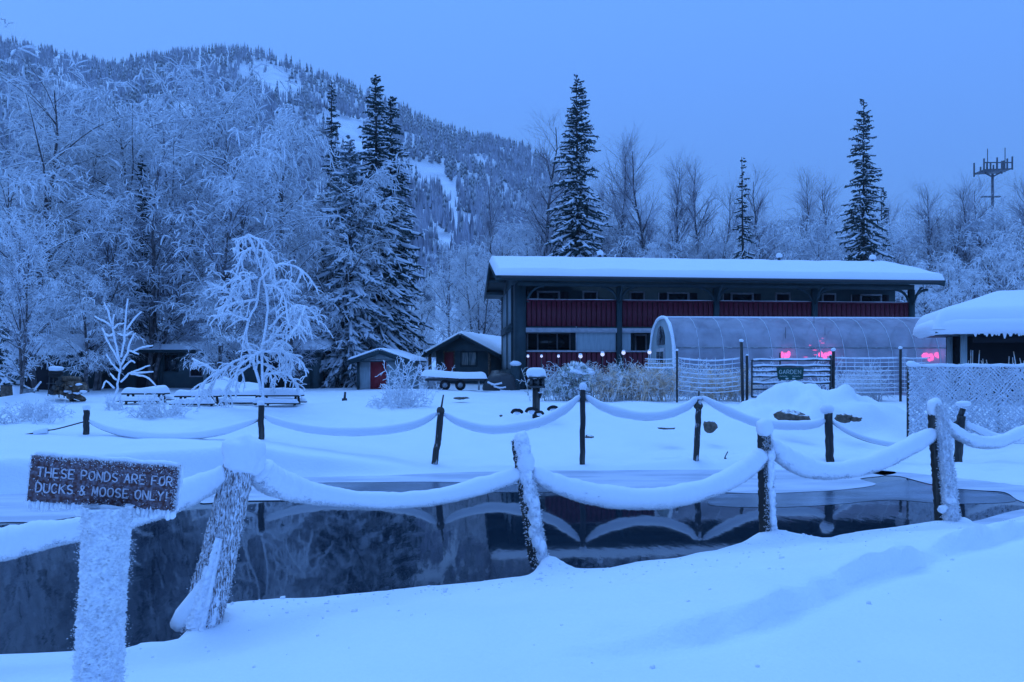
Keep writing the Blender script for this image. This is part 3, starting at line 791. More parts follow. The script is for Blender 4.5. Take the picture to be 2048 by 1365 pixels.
crowns = ['pale birch crown on the hill side of the tall wide leafless tree', 'pale birch crown under the tall wide leafless tree', 'pale birch crown filling the gap left of the large spruce',
    'pale birch crown directly behind the foot of the large spruce', 'pale birch crown touching the right flank of the large spruce', 'pale birch crown below the first two pointed leafless trees',
    'pale birch crown below the third leafless tree of the row', 'pale birch crown over the middle of the lodge roof', 'pale birch crown just left of the thin spruce',
    'pale birch crown just right of the thin spruce', 'pale birch crown below the open-crowned leafless tree', 'pale birch crown midway between the thin and the narrow spruce',
    'pale birch crown touching the left side of the narrow spruce', 'pale birch crown directly behind the narrow ragged spruce', 'pale birch crown right of the small dark spruce',
    'pale birch crown above the right end of the lodge roof', 'pale birch crown above the gap between lodge and pavilion', 'pale birch crown left of the mast foot, above the pavilion', 'pale birch crown right of the mast foot, above the pavilion', 'pale birch crown cut by the right edge above the pavilion']
for k in range(20):
    px_ = 985 + k * 57 + rgq.uniform(-18, 18)
    place('frosted_birch' if k % 3 else 'dim_birch', k % 5, px_, float(np.interp(px_, [980, 1100, 1400, 1700, 2100], [420, 425, 440, 430, 395])) + rgq.uniform(-22, 40), 70 + rgq.uniform(0, 18), crowns[k], 'row of pale birch crowns behind the lodge', 'tree', 12.6, 1.15)
# ---- leafless trees against the sky
GR = 'leafless trees behind the lodge'
bares = [
    (1042, 222, 68, 2, 1.25, 'tall wide leafless tree above the left end of the lodge roof'),
    (985, 330, 72, 0, 1.0, 'leafless tree on the hill side of the tall wide one'),
    (1085, 370, 74, 1, 1.0, 'leafless tree tucked between the tall wide one and the large spruce'),
    (1238, 252, 80, 1, 1.1, 'first pointed leafless tree right of the large spruce'),
    (1296, 262, 78, 3, 1.15, 'second pointed leafless tree right of the large spruce'),
    (1352, 300, 82, 0, 1.1, 'third leafless tree right of the large spruce'),
    (1402, 318, 84, 1, 1.05, 'leafless tree in the middle of the row above the lodge roof'),
    (1440, 352, 86, 3, 1.0, 'short leafless tree just left of the thin spruce'),
    (1556, 316, 80, 2, 1.0, 'open-crowned leafless tree right of the thin spruce'),
    (1618, 318, 84, 1, 1.0, 'narrow leafless tree midway between the thin and the narrow spruce'),
    (1655, 350, 86, 0, 1.0, 'leafless tree directly left of the narrow spruce'),
    (1800, 382, 88, 3, 1.0, 'leafless tree right of the narrow spruce'),
    (1868, 352, 86, 1, 1.05, 'pointed leafless tree between the narrow spruce and the mast'),
    (1932, 352, 82, 0, 1.1, 'leafless tree directly left of the mast'),
    (2010, 345, 84, 2, 1.05, 'leafless tree directly right of the mast'),
    (2060, 330, 80, 1, 1.1, 'tall leafless tree at the right edge'),
    (1200, 350, 84, 0, 1.0, 'leafless tree against the right flank of the large spruce'),
    (1505, 390, 90, 1, 1.0, 'short leafless tree behind the thin spruce'),
]
for i, (px_, pt, Y, v, wd_, lab) in enumerate(bares):
    place('bare_tree', v, px_, pt + (0, 8, 0, -6, 4, 0, -10)[i % 7], Y, lab, GR, 'tree', 14.7, wd_ * (1.25, 1.1, 1.4, 1.2)[i % 4])
# ---- spruces
GS = 'snowy spruces'
def place_spruce(seed, px_, pt, Y, Rb, label, snow, step=0.30, nb=7, gap=0.0, power=0.85, frost=False, lr=(0.62, 1.18)):
    gx = WX(px_, Y); gz_ = ground_z(gx, Y); H = WZ(pt, Y) - gz_
    pr = spruce_parts(seed, H, Rb, step, nb, snow, 0.9, power, gap, lr)
    return make_tree('spruce', pr, (M['spruce_bark'], M['needle_frost'] if frost else M['needle'], M['snow_soft']), label, GS, (gx, Y, gz_), 0.0)
place_spruce(1, 752, 143, 46, 3.3, 'tallest dark spruce of the pair left of centre, snow on every bough', 0.95, 0.36, 8, 0.05, 0.8, False, (0.5, 1.15))
place_spruce(2, 784, 185, 48, 3.2, 'slightly shorter spruce pressed against the right side of the tallest one', 0.9, 0.36, 8, 0.05, 0.8, False, (0.5, 1.15))
place_spruce(3, 700, 270, 44, 3.4, 'heavily frosted spruce in front of the tallest pair on the left', 0.95, 0.34, 7, 0.0, 0.75, True)
place_spruce(4, 664, 156, 60, 2.2, 'slender spruce rising behind the frosted birches, left of the tallest pair', 0.6, 0.34, 6, 0.12)
place_spruce(5, 1156, 147, 62, 4.6, 'large spruce standing alone behind the left half of the lodge', 0.85, 0.38, 8, 0.06, 0.75, False, (0.45, 1.15))
place_spruce(6, 1727, 192, 66, 3.7, 'narrow ragged spruce standing alone behind the right half of the lodge', 0.70, 0.42, 7, 0.12, 0.75, False, (0.35, 1.2))
place_spruce(7, 1486, 308, 70, 2.3, 'thin nearly bare spruce top behind the middle of the lodge roof', 0.35, 0.45, 5, 0.35)
place_spruce(8, 1768, 372, 84, 1.9, 'small dark spruce just right of the narrow ragged one', 0.2, 0.40, 6)
place_spruce(9, 284, 310, 43.5, 1.3, 'small dark spruce tip poking out among the frosted birches', 0.35, 0.32, 6, 0.1)
place_spruce(10, -25, 560, 30, 2.0, 'dark snow-laden spruce at the left edge beside the garage-like cabin', 0.6, 0.30, 7)
place_spruce(11, 652, 480, 47, 3.6, 'low broad spruce filling the gap under the frosted one', 0.9, 0.34, 7, 0.0, 0.7, True)
# ---- the wood behind, read as one mass
def mass(name, V, seed, spots, mat_w):
    rg = np.random.default_rng(seed); mb = MB()
    for (x, y, h) in spots:
        z = ground_z(x, y)
        P0, R0 = trunk(rg, h, 0.12, K=6, lean=0.05, base=(x, y, z - 0.3)); mb.tubes(P0, R0, 4)
        P1, R1 = children(rg, P0, R0, 13, 0.15, 0.95, h * 0.24, (20, 50), 4, 0.0, 0.05, 0.3, up=0.3, lfun=lambda t: 1.1 - 0.5 * t); mb.tubes(P1, R1, 3)
        P2, R2 = children(rg, P1, R1, 6, 0.2, 1.0, h * 0.11, (20, 55), 3, V, 0.035, 0.5, up=0.1); mb.tubes(P2, R2, 3)
        P3, R3 = children(rg, P2, R2, 3, 0.2, 1.0, h * 0.06, (20, 60), 2, V, 0.028, 0.6); mb.tubes(P3, R3, 3)
    return mb.build(name, mat_w, kind='stuff')
M['mass1'] = mat('far_wood_frost', (0.60, 0.63, 0.72), 0.9, noise=(0.35, (0.20, 0.20, 0.26), 0.40, 0.64), spec=0.05)
rg = np.random.default_rng(9)
spots = []
for k in range(95):
    Y = rg.uniform(82, 125); px_ = rg.uniform(940, 2200)
    topy = np.interp(px_, [940, 1000, 1100, 1250, 1400, 1500, 1700, 1800, 2050, 2200], [430, 380, 370, 360, 385, 420, 410, 405, 385, 375]) + rg.uniform(-25, 70)
    spots.append((WX(px_, Y), Y, WZ(topy, Y) - 1.3))
mass('far_wood', 0.15, 1, spots, M['mass1'])
spots = []
for k in range(38):
    Y = rg.uniform(56, 80); px_ = rg.uniform(-300, 690)
    topy = np.interp(px_, [-300, 0, 100, 250, 400, 700], [250, 260, 310, 350, 300, 430]) + rg.uniform(0, 120)
    spots.append((WX(px_, Y), Y, WZ(topy, Y) - 1.3))
for k in range(26):
    Y = rg.uniform(85, 120); px_ = rg.uniform(800, 1010)
    spots.append((WX(px_, Y), Y, rg.uniform(4, 9)))
mass('birch_thicket', 0.5, 2, spots, M['mass1'])
# ------------------------------------------------------------------ the two-storey lodge
LA = R(5.2); LY = 38.5
lx0 = WX(1035, LY); lz0 = 1.12
lodge = thing('lodge', 'long two-storey lodge with dark red balconies and a snow-covered gable roof', 'building', (lx0, LY, lz0), LA)
def l_s(px, t=0.0):
    """distance along the lodge front for a photo column, in the plane t metres behind the posts"""
    k = (px - CX) / FPX
    ox = lx0 - math.sin(LA) * t; oy = LY + math.cos(LA) * t
    return (k * oy - ox) / (math.cos(LA) - k * math.sin(LA))
def l_z(py, s=0.0, t=0.0):
    Y = LY + math.sin(LA) * s + math.cos(LA) * t
    return WZ(py, Y) - lz0
LEN = l_s(1826)
Z2 = l_z(652); ZR = l_z(600); ZE = l_z(566); ZL = l_z(702)
WT = 1.6; BT = 9.0
w = MB()
w.box((0, WT, 0), (LEN, BT, ZE + 0.05))
w.build('wall', M['teal_wall'], lodge)
def lbox(name, a, b, m_, parent=lodge, **k):
    return MB().box(a, b).build(name, m_, parent, **k)
# gable triangles
ZG = ZE + 1.42
for x0, x1 in ((0.0, 0.12), (LEN - 0.12, LEN)):
    MB().prism([(0.1, ZE), (BT, ZE), (BT, ZE + 0.1), ((BT + 0) / 2, ZG), (0.1, ZE + 0.1)], 0, x0, x1).build('gable', M['teal_wall'], lodge)
# side pier and the pale panels of the gable end
lbox('corner_pier', (-0.06, -0.10, 0), (0.42, WT + 0.3, ZE), M['green_trim'])
for (t0, t1) in ((2.3, 4.9), (5.6, 8.7)):
    lbox('side_panel', (-0.09, t0, l_z(739)), (-0.005, t1, Z2 - 0.15), M['pale_panel'])
    lbox('side_panel', (-0.09, t0, Z2 + 0.25), (-0.005, t1, ZE + 0.05), M['pale_panel'])
for t0 in (2.05, 5.05, 8.78):
    lbox('batten', (-0.14, t0, 0), (-0.008, t0 + 0.24, ZE + 0.1), M['green_trim'])
lbox('belt_board', (-0.18, 1.9, Z2 - 0.14), (-0.012, BT, Z2 + 0.24), M['green_trim'])
lbox('skirt_board', (-0.2, -0.1, 0.0), (-0.015, BT, l_z(739) - 0.01), M['green_trim'])
# roof
OV = 1.12
def roof_pt(s, t):  # underside height
    zr = ZE + 0.12 + (1.55) * (1 - abs(t - 4.7) / 5.7)
    return zr
RF0, RF1 = -0.95, 10.35
r = MB()
for (ta, tb) in ((RF0, 4.7), (4.7, RF1)):
    za, zb = roof_pt(0, ta), roof_pt(0, tb)
    V = [(-OV, ta, za), (LEN + OV, ta, za), (LEN + OV, tb, zb), (-OV, tb, zb)]
    V += [(x, y, z + 0.14) for (x, y, z) in V]
    r.add(V, [(0, 3, 2, 1), (4, 5, 6, 7), (0, 1, 5, 4), (2, 3, 7, 6), (1, 2, 6, 5), (3, 0, 4, 7)])
roof = r.build('roof', M['green_trim'], lodge)
# gable fascia and purlins seen from below
for x in (-OV - 0.04, LEN + OV - 0.02):
    for (ta, tb) in ((RF0 - 0.02, 4.7), (4.7, RF1 + 0.02)):
        MB().beam((x + 0.03, ta, roof_pt(0, ta) - 0.02), (x + 0.03, tb, roof_pt(0, tb) - 0.02), 0.07, 0.34).build('barge_board', M['green_trim'], lodge)
for t in (0.4, 2.4, 7.0, 9.0, 4.7):
    lbox('purlin', (-OV + 0.06, t - 0.07, roof_pt(0, t) - 0.24), (-0.01, t + 0.07, roof_pt(0, t) - 0.01), M['teal_wall'])
lbox('fascia', (-OV, RF0 - 0.06, roof_pt(0, RF0) - 0.12), (LEN + OV, RF0 - 0.003, roof_pt(0, RF0) + 0.13), M['green_trim'])
MB().box((-OV + .2, RF0 - 0.17, roof_pt(0, RF0) - 0.02), (LEN + OV - .2, RF0 - 0.063, roof_pt(0, RF0) + 0.09)).build('gutter', M['metal_dark'], lodge)
lbox('eave_beam', (0, -0.12, ZE - 0.16), (LEN, 0.12, ZE + 0.10), M['green_trim'])
def rs(u, v):
    s_ = u - OV - 0.08; t_ = v + RF0 - 0.12
    z = ZE + 0.12 + 1.55 * (1 - np.sqrt((t_ - 4.7) ** 2 + 0.10) / 5.7) + 0.145
    return np.stack([s_, t_, z], -1)
MB().slab(rs, 150, 60, 0.34, 0.20, 0.22, nz=0.10, seed=2, lu=LEN + 2 * OV + 0.16, lv=RF1 - RF0 + 0.24).build('roof_snow', M['snow_soft'], lodge, smooth=True)
for (px_, t_) in ((1558, 4.4), (1745, 4.2), (1200, 4.5)):
    s_ = l_s(px_, t_); zz = roof_pt(0, t_) + 0.35
    v = MB().tube([(s_, t_, zz - 0.3), (s_, t_, zz + 0.28)], 0.09, 10).build('vent_pipe', M['metal_dark'], lodge)
    MB().blob((s_, t_, zz + 0.34), (0.19, 0.19, 0.16), 0.1, seed=int(px_)).build('snow_cap', M['snow_soft'], v, smooth=True)
# balcony slab and posts with curved braces
lbox('balcony_floor', (0.42, -0.02, Z2 - 0.30), (LEN, WT, Z2 - 0.02), M['green_trim'])
lbox('balcony_trim', (0.42, -0.10, Z2 - 0.34), (LEN, -0.025, Z2 - 0.10), M['white_trim'])
posts = [l_s(p) for p in (1238, 1432, 1628, 1822)]
def knee(s0, dirn, t=0.0):
    pts = []
    for k in range(7):
        a = k / 6 * math.pi / 2
        pts.append((s0 + dirn * (0.10 + 0.85 * (1 - math.cos(a))), t, ZE - 1.0 + 0.85 * math.sin(a)))
    return MB().tube(pts, 0.075, 6)
for s_ in posts:
    o = lbox('post', (s_ - 0.13, -0.15, 0), (s_ + 0.13, 0.11, ZE - 0.17), M['green_trim'])
    knee(s_, 1).build('brace', M['green_trim'], o); knee(s_, -1).build('brace', M['green_trim'], o)
    MB().tube([(s_, -0.2 - 0.75 * k / 5, ZE - 0.95 + 0.8 * math.sin(k / 5 * 1.57)) for k in range(6)], 0.06, 5).build('brace', M['green_trim'], o)
knee(0.42, 1).build('brace', M['green_trim'], lodge)
# balcony boards, one by one
bays = [(0.46, posts[0] - 0.15)] + [(posts[i] + 0.15, posts[i + 1] - 0.15) for i in range(3)]
bd = None
for (a, b) in bays:
    n_ = int(round((b - a) / 0.268)); p = (b - a) / n_
    lbox('rail_backing', (a, 0.035, Z2 - 0.02), (b, 0.06, ZR - 0.02), M['red_dark'])
    for i in range(n_):
        if bd is None or abs(bdp - p) > 0.002:
            bd = MB().box((0, -0.04, Z2 - 0.01), (p - 0.045, 0.0, ZR - 0.05)).build('balcony_board', M['red_board'], lodge); bdp = p
            o = bd
        else:
            o = bd.copy(); C.objects.link(o)
        o.location = (a + i * p + 0.02, random.uniform(-0.012, 0.008), random.uniform(-0.015, 0.0))
    lbox('top_rail', (a, -0.07, ZR - 0.05), (b, 0.05, ZR + 0.02), M['red_board'])
    MB().slab(lambda u, v: np.stack([u + a, v - 0.07, 0 * u + ZR + 0.022], -1), 30, 5, 0.035, 0.06, 0.05, nz=0.4, seed=3, lu=b - a, lv=0.12).build('rail_snow', M['snow_soft'], lodge, smooth=True)
# lower terrace rail
b3 = None
for (a, b) in bays[:2]:
    n_ = int(round((b - a) / 0.268)); p = (b - a) / n_
    lbox('rail_backing', (a, 0.035, 0.35), (b, 0.06, ZL - 0.1), M['red_dark'])
    for i in range(n_):
        if b3 is None or abs(b3p - p) > 0.002:
            b3 = MB().box((0, -0.04, 0.45), (p - 0.045, 0.0, ZL - 0.06)).build('terrace_board', M['red_board'], lodge); b3p = p; o = b3
        else:
            o = b3.copy(); C.objects.link(o)
        o.location = (a + i * p + 0.02, random.uniform(-0.012, 0.008), 0)
    lbox('terrace_rail', (a, -0.07, ZL - 0.06), (b, 0.05, ZL + 0.02), M['white_trim'])
lbox('terrace_floor', (0.42, 0.02, 0.2), (LEN, WT, 0.44), M['green_trim'])
# windows, doors of the upper floor (columns read off the photo)
def opening(px0, px1, z0, z1, kind_, t=WT):
    a, b = l_s(px0, t), l_s(px1, t)
    f = MB(); wd_ = 0.09; y0, y1 = t - 0.07, t - 0.004
    for q in ((a - wd_, a), (b, b + wd_)): f.box((q[0], y0, z0), (q[1], y1, z1))
    f.box((a - wd_, y0, z1 + 0.002), (b + wd_, y1, z1 + wd_))
    if kind_ != 'door': f.box((a - wd_, y0 - 0.03, z0 - wd_), (b + wd_, y1, z0 - 0.002))
    o = f.build('door' if kind_ == 'door' else 'window', M['white_trim'], lodge)
    if kind_ == 'door':
        MB().box((a + 0.005, t - 0.05, z0), (b - 0.005, t - 0.01, z1 - 0.005)).build('door_infill', M['shutter'], o)
    else:
        MB().box((a + 0.005, t - 0.04, z0 + 0.005), (b - 0.005, t - 0.012, z1 - 0.005)).build('pane', M['glass'], o)
        if b - a > 1.2:
            m_ = (a + b) / 2
            MB().box((m_ - 0.025, t - 0.055, z0 + 0.01), (m_ + 0.025, t - 0.042, z1 - 0.01)).build('mullion', M['shutter'], o)
    return o
def shut(px0, px1, z0, z1, t=WT):
    a, b = l_s(px0, t), l_s(px1, t)
    MB().box((a, t - 0.045, z0), (b, t - 0.005, z1)).build('shutter', M['shutter'], lodge)
    MB().box((a - 0.05, t - 0.06, z0), (a - 0.003, t - 0.004, z1)).build('shutter_trim', M['white_trim'], lodge)
zw0, zw1 = Z2 + 1.0, ZE - 0.33
zd0, zd1 = Z2, ZE - 0.30
for (a, b) in ((1077, 1116), (1337, 1374), (1464, 1503), (1722, 1759)): opening(a, b, zw0, zw1, 'window')
for (a, b) in ((1057, 1074), (1120, 1136), (1318, 1333), (1379, 1394), (1447, 1460), (1507, 1521), (1703, 1718), (1763, 1777)): shut(a, b, zw0 - 0.05, zw1 + 0.05)
for (a, b) in ((1168, 1192), (1262, 1286), (1553, 1577), (1646, 1668)): opening(a, b, zd0, zd1, 'door')
# lower floor
opening(1056, 1138, l_z(700, 1, WT), l_z(668, 1, WT), 'window')
opening(1272, 1290, 0.45, l_z(672, 6, WT), 'door')
for q in (1075, 1114):
    s_ = l_s(q, WT); lbox('window_bar', (s_ - 0.035, WT - 0.085, l_z(700, 1, WT)), (s_ + 0.035, WT - 0.058, l_z(668, 1, WT)), M['white_trim'])
# corrugated white screen in front of the lower terrace
for (p0, p1) in ((1153, 1232), (1244, 1262)):
    a, b = l_s(p0), l_s(p1); k = MB(); z0, z1 = l_z(701), l_z(653) ; nn = int((b - a) / 0.09) * 2
    us = np.linspace(a, b, nn + 1); yy = np.where(np.arange(nn + 1) % 2, -0.02, 0.02)
    G_ = np.stack([np.stack([us, yy + 0.02 - 0.04 * q2, np.full(nn + 1, z)], -1) for q2, z in ((0, z0), (0, z1))], 0)
    k.grid(G_, flip=True); G2 = G_.copy(); G2[..., 1] += 0.02; k.grid(G2)
    k.build('corrugated_screen', M['pale_panel'], lodge)
    lbox('screen_edge', (a - 0.04, -0.05, z0), (a - 0.002, 0.05, z1), M['white_trim'])
# stair skirt and low lean-to in front of the gable end
pil = thing('stair_pillar', 'round timber pillar capped with snow at the front corner of the lodge', 'pillar', W(1031, 780, 37.3) * (1, 1, 0) + (0, 0, 1.08))
MB().tube([(0, 0, -0.1), (0, 0, 1.30)], 0.22, 12).build('shaft', M['green_trim'], pil, smooth=True)
MB().blob((0, 0, 1.36), (0.29, 0.29, 0.15), 0.08).build('snow_cap', M['snow_soft'], pil, smooth=True)
lw = thing('tarped_pile', 'dark tarpaulin-covered pile with streaks of snow against the lodge gable', 'pile', W(1000, 780, 36.9) * (1, 1, 0) + (0, 0, 1.05))
t_ = MB(); t_.blob((0, 0.3, 0.30), (0.78, 0.6, 0.72), 0.2, seed=4, flat=-0.2); t_.build('tarp', M['metal_dark'], lw, smooth=True)
for k in range(3):
    q = crom([(-0.6 + 0.3 * k, -0.28 - 0.05 * k, 0.50 - 0.2 * k), (-0.3 + 0.3 * k, -0.38, 0.38 - 0.16 * k), (0.1 + 0.2 * k, -0.38, 0.46 - 0.2 * k)], 4)
    MB().tube(q, 0.05, 6, jit=0.6).build('snow_streak', M['snow_soft'], lw, smooth=True)

# ------------------------------------------------------------------ cabins
def cabin(name, label, cat, px0, Y, zbase, yaw, wd_, dp, hw, hr, over, wallm, trimm, snow_t=0.3, ridge='y'):
    """px0: photo column of the left front corner; ridge runs along local y ('y', gable faces us) or local x ('x')"""
    t = thing(name, label, cat, (WX(px0, Y), Y, zbase), yaw)
    MB().box((0, 0, -0.3), (wd_, dp, hw)).build('wall', wallm, t)
    if ridge == 'y':
        pr = [(0, hw), (wd_, hw), (wd_ / 2, hr)]
        for (a, b) in ((0, 0.1), (dp - 0.1, dp)): MB().prism(pr, 1, a, b).build('gable', wallm, t)
        k = (hr - hw) / (wd_ / 2)
        A = lambda u: hr - k * abs(u - wd_ / 2)
        for (u0, u1) in ((-over, wd_ / 2), (wd_ / 2, wd_ + over)):
            V = [(u0, -over, A(u0)), (u1, -over, A(u1)), (u1, dp + over, A(u1)), (u0, dp + over, A(u0))]
            V += [(x, y, z + 0.10) for x, y, z in V]
            MB().add(V, [(0, 3, 2, 1), (4, 5, 6, 7), (0, 1, 5, 4), (2, 3, 7, 6), (1, 2, 6, 5), (3, 0, 4, 7)]).build('roof', trimm, t)
            MB().beam((u0, -over - 0.04, A(u0) - 0.02), (u1, -over - 0.04, A(u1) - 0.02), 0.06, 0.26).build('barge_board', trimm, t)
        fn = lambda U, V_: np.stack([U - over - 0.05, V_ - over - 0.08, hr + 0.105 - k * np.sqrt((U - over - 0.05 - wd_ / 2) ** 2 + 0.03)], -1)
        MB().slab(fn, 50, 30, snow_t, 0.18, 0.18, nz=0.12, seed=int(px0) % 37, lu=wd_ + 2 * over + 0.1, lv=dp + 2 * over + 0.16).build('roof_snow', M['snow_soft'], t, smooth=True)
    else:
        pr = [(0, hw), (dp, hw), (dp / 2, hr)]
        for (a, b) in ((0, 0.1), (wd_ - 0.1, wd_)): MB().prism(pr, 0, a, b).build('gable', wallm, t)
        k = (hr - hw) / (dp / 2)
        A = lambda v: hr - k * abs(v - dp / 2)
        for (v0, v1) in ((-over, dp / 2), (dp / 2, dp + over)):
            V = [(-over, v0, A(v0)), (wd_ + over, v0, A(v0)), (wd_ + over, v1, A(v1)), (-over, v1, A(v1))]
            V += [(x, y, z + 0.10) for x, y, z in V]
            MB().add(V, [(0, 3, 2, 1), (4, 5, 6, 7), (0, 1, 5, 4), (2, 3, 7, 6), (1, 2, 6, 5), (3, 0, 4, 7)]).build('roof', trimm, t)
        MB().box((-over, -over - 0.06, A(-over) - 0.08), (wd_ + over, -over - 0.004, A(-over) + 0.12)).build('fascia', trimm, t)
        fn = lambda U, V_: np.stack([U - over - 0.05, V_ - over - 0.08, hr + 0.105 - k * np.sqrt((V_ - over - 0.08 - dp / 2) ** 2 + 0.05)], -1)
        MB().slab(fn, 60, 40, snow_t, 0.18, 0.18, nz=0.12, seed=int(px0) % 37, lu=wd_ + 2 * over + 0.1, lv=dp + 2 * over + 0.16).build('roof_snow', M['snow_soft'], t, smooth=True)
    return t
def front(t, kind_, u0, u1, z0, z1, panem, framem=M['white_trim'], fw=0.07, bars=0):
    f = MB(); y0, y1 = -0.06, -0.004
    f.box((u0 - fw, y0, z0), (u0, y1, z1)).box((u1, y0, z0), (u1 + fw, y1, z1)).box((u0 - fw, y0, z1 + .002), (u1 + fw, y1, z1 + fw))
    if kind_ == 'window': f.box((u0 - fw, y0 - .02, z0 - fw), (u1 + fw, y1, z0 - .002))
    o = f.build(kind_, framem, t)
    MB().box((u0 + .004, -0.045, z0 + .004), (u1 - .004, -0.012, z1 - .004)).build('pane' if kind_ == 'window' else 'door_infill', panem, o)
    for i in range(bars):
        u = u0 + (u1 - u0) * (i + 1) / (bars + 1)
        MB().box((u - .035, -0.065, z0 + .006), (u + .035, -0.047, z1 - .006)).build('mullion', framem, o)
    return o
# garage-like cabin at the far left
Yg = 38; pm = FPX / Yg
zb = ground_z(WX(80, Yg), Yg)
gar = cabin('garage_cabin', 'low cabin with a wide dark open doorway at the left edge under a snowy roof', 'cabin', -30, Yg, zb, 0.05, (135 + 30) / pm, 6, WZ(708, Yg) - zb, WZ(662, Yg) - zb - .3, 0.5, M['teal_wall'], M['green_trim'], 0.28, 'x')
front(gar, 'door', (48 + 30) / pm, (118 + 30) / pm, 0, WZ(715, Yg) - zb, M['dark_wall_opening'])  # no leaf here: a flat near-black panel paints the shade inside the open doorway
# long cabin
Yl = 41; pm = FPX / Yl; zb = ground_z(WX(380, Yl), Yl)
lc = cabin('long_cabin', 'long teal-grey cabin with dark windows half hidden under the frosted birches', 'cabin', 132, Yl, zb, 0.02, (628 - 132) / pm, 7, WZ(700, Yl) - zb, WZ(668, Yl) - zb - .3, 0.6, M['teal_wall'], M['green_trim'], 0.28, 'x')
u = lambda p: (p - 132) / pm * 1.0
front(lc, 'door', u(272), u(312), 0.0, WZ(705, Yl) - zb, M['dark_wall_opening'], M['green_trim'])
front(lc, 'window', u(328), u(352), WZ(742, Yl) - zb, WZ(710, Yl) - zb, M['glass'], M['green_trim'])
front(lc, 'window', u(380), u(402), WZ(752, Yl) - zb, WZ(718, Yl) - zb, M['shutter'])
front(lc, 'door', u(535), u(580), 0.0, WZ(712, Yl) - zb, M['dark_wall_opening'], M['green_trim'])
front(lc, 'window', u(190), u(205), WZ(735, Yl) - zb, WZ(700, Yl) - zb, M['glass'])
for p in (318, 405, 618):
    MB().box((u(p), -0.05, -0.2), (u(p) + 0.18, -0.003, WZ(702, Yl) - zb)).build('corner_board', M['pale_panel'] if p == 405 else M['green_trim'], lc)
MB().box((u(455), -0.05, -0.2), (u(472), -0.003, WZ(712, Yl) - zb)).build('wall_panel', M['wood_brown'], lc)
# little shed with the red door
Ys = 38.5; pm = FPX / Ys; zb = ground_z(WX(760, Ys), Ys) - 0.03
sh = cabin('garden_shed', 'small pale shed with a red door and thin snow on its gable roof', 'shed', 715, Ys, zb, -0.12, (815 - 715) / pm, 2.6, WZ(720, Ys) - zb, WZ(703, Ys) - zb, 0.35, M['pale_panel'], M['green_trim'], 0.13, 'y')
u = lambda p: (p - 715) / pm
front(sh, 'door', u(742), u(775), 0.02, WZ(722, Ys) - zb, M['red_door'], M['white_trim'], 0.05)
for p in (715, 811): MB().box((u(p) - 0.02, -0.05, -0.2), (u(p) + 0.10, -0.003, WZ(719, Ys) - zb)).build('corner_board', M['green_trim'], sh)
MB().box((u(700) - .1, -0.45, WZ(722, Ys) - zb - 0.06), (u(826), -0.36, WZ(722, Ys) - zb)).build('door_header', M['green_trim'], sh)
# gabled cabin with the porch
Yc = 50; pm = FPX / Yc; zb = 1.45
cb = cabin('porch_cabin', 'dark gabled cabin with a red door and a curtained window beside the lodge', 'cabin', 872, Yc, zb, -0.30, 4.05, 8.0, WZ(703, Yc) - zb, WZ(672, Yc) - zb, 0.75, M['teal_wall'], M['green_trim'], 0.24, 'y')
front(cb, 'door', 0.62, 1.28, 0.0, WZ(705, Yc) - zb, M['red_door'], M['wood_brown'], 0.08)
front(cb, 'window', 1.85, 2.85, WZ(731, Yc) - zb, WZ(706, Yc) - zb, M['curtain_glass'], M['green_trim'], 0.10, 1)
for x in (-0.25, 3.9): MB().box((x, -0.7, -0.3), (x + 0.16, -0.54, WZ(702, Yc) - zb)).build('porch_post', M['wood_brown'], cb)
MB().box((4.05, 1.5, -0.3), (8.0, 7.5, WZ(703, Yc) - zb - 0.1)).build('side_wing', M['dark_wall_opening'], cb)
fnw = lambda U, V_: np.stack([U + 3.6, V_ + 0.9, WZ(700, Yc) - zb + 0.0 * U + 0.32 * np.sin(np.clip(V_ / 6.8, 0, 1) * math.pi)], -1)
MB().slab(fnw, 20, 20, 0.3, 0.2, 0.2, nz=0.1, seed=9, lu=4.6, lv=6.8).build('roof_snow', M['snow_soft'], cb, smooth=True)

# ------------------------------------------------------------------ greenhouse tunnel
Yh = 31.0; zb = 1.05; GA = R(3.0)
pm = FPX / Yh
gh = thing('greenhouse', 'long frosted plastic tunnel greenhouse glowing pink inside in front of the lodge', 'greenhouse', (WX(1352, Yh), Yh, zb), GA)
GL = 13.4; GW = 4.4; GH = WZ(637, Yh + GW / 2) - zb
def hoop(x, rr=0.0, n=15):
    pts = []
    for k in range(n):
        a = math.pi * k / (n - 1)
        pts.append((x, GW / 2 - (GW / 2 + rr) * (abs(math.cos(a)) ** 0.8) * np.sign(math.cos(a)), (GH + rr) * math.sin(a) ** 0.72 if k not in (0, n - 1) else 0))
    return pts
nx = 13; xs_ = np.linspace(0, GL, nx * 4 + 1)
sk = []
for i, x in enumerate(xs_):
    ph = (i % 4) / 4; sag = -0.035 * math.sin(ph * math.pi)
    sk.append(hoop(x, sag + 0.02, 25))
MB().grid(np.array(sk), flip=True).build('film', M['film'], gh, smooth=True)
for i in range(nx + 1):
    MB().tube(hoop(GL * i / nx), 0.03, 6, caps=False).build('hoop', M['metal_grey'], gh, smooth=True)
for i in range(nx + 1):
    MB().tube(hoop(GL * i / nx, 0.03)[:9], 0.009, 5, caps=False).build('film_strap', M['wire_frost'], gh, smooth=True)
for zf, yf in ((0.60, 0.055), (0.35, 0.02)):
    MB().tube([(0, GW * yf - 0.01, GH * zf), (GL, GW * yf - 0.01, GH * zf)], 0.03, 5).build('purlin', M['metal_grey'], gh)
MB().tube([(0, GW / 2, GH + 0.04), (GL, GW / 2, GH + 0.04)], 0.05, 6, jit=0.8).build('ridge_snow', M['snow_soft'], gh)
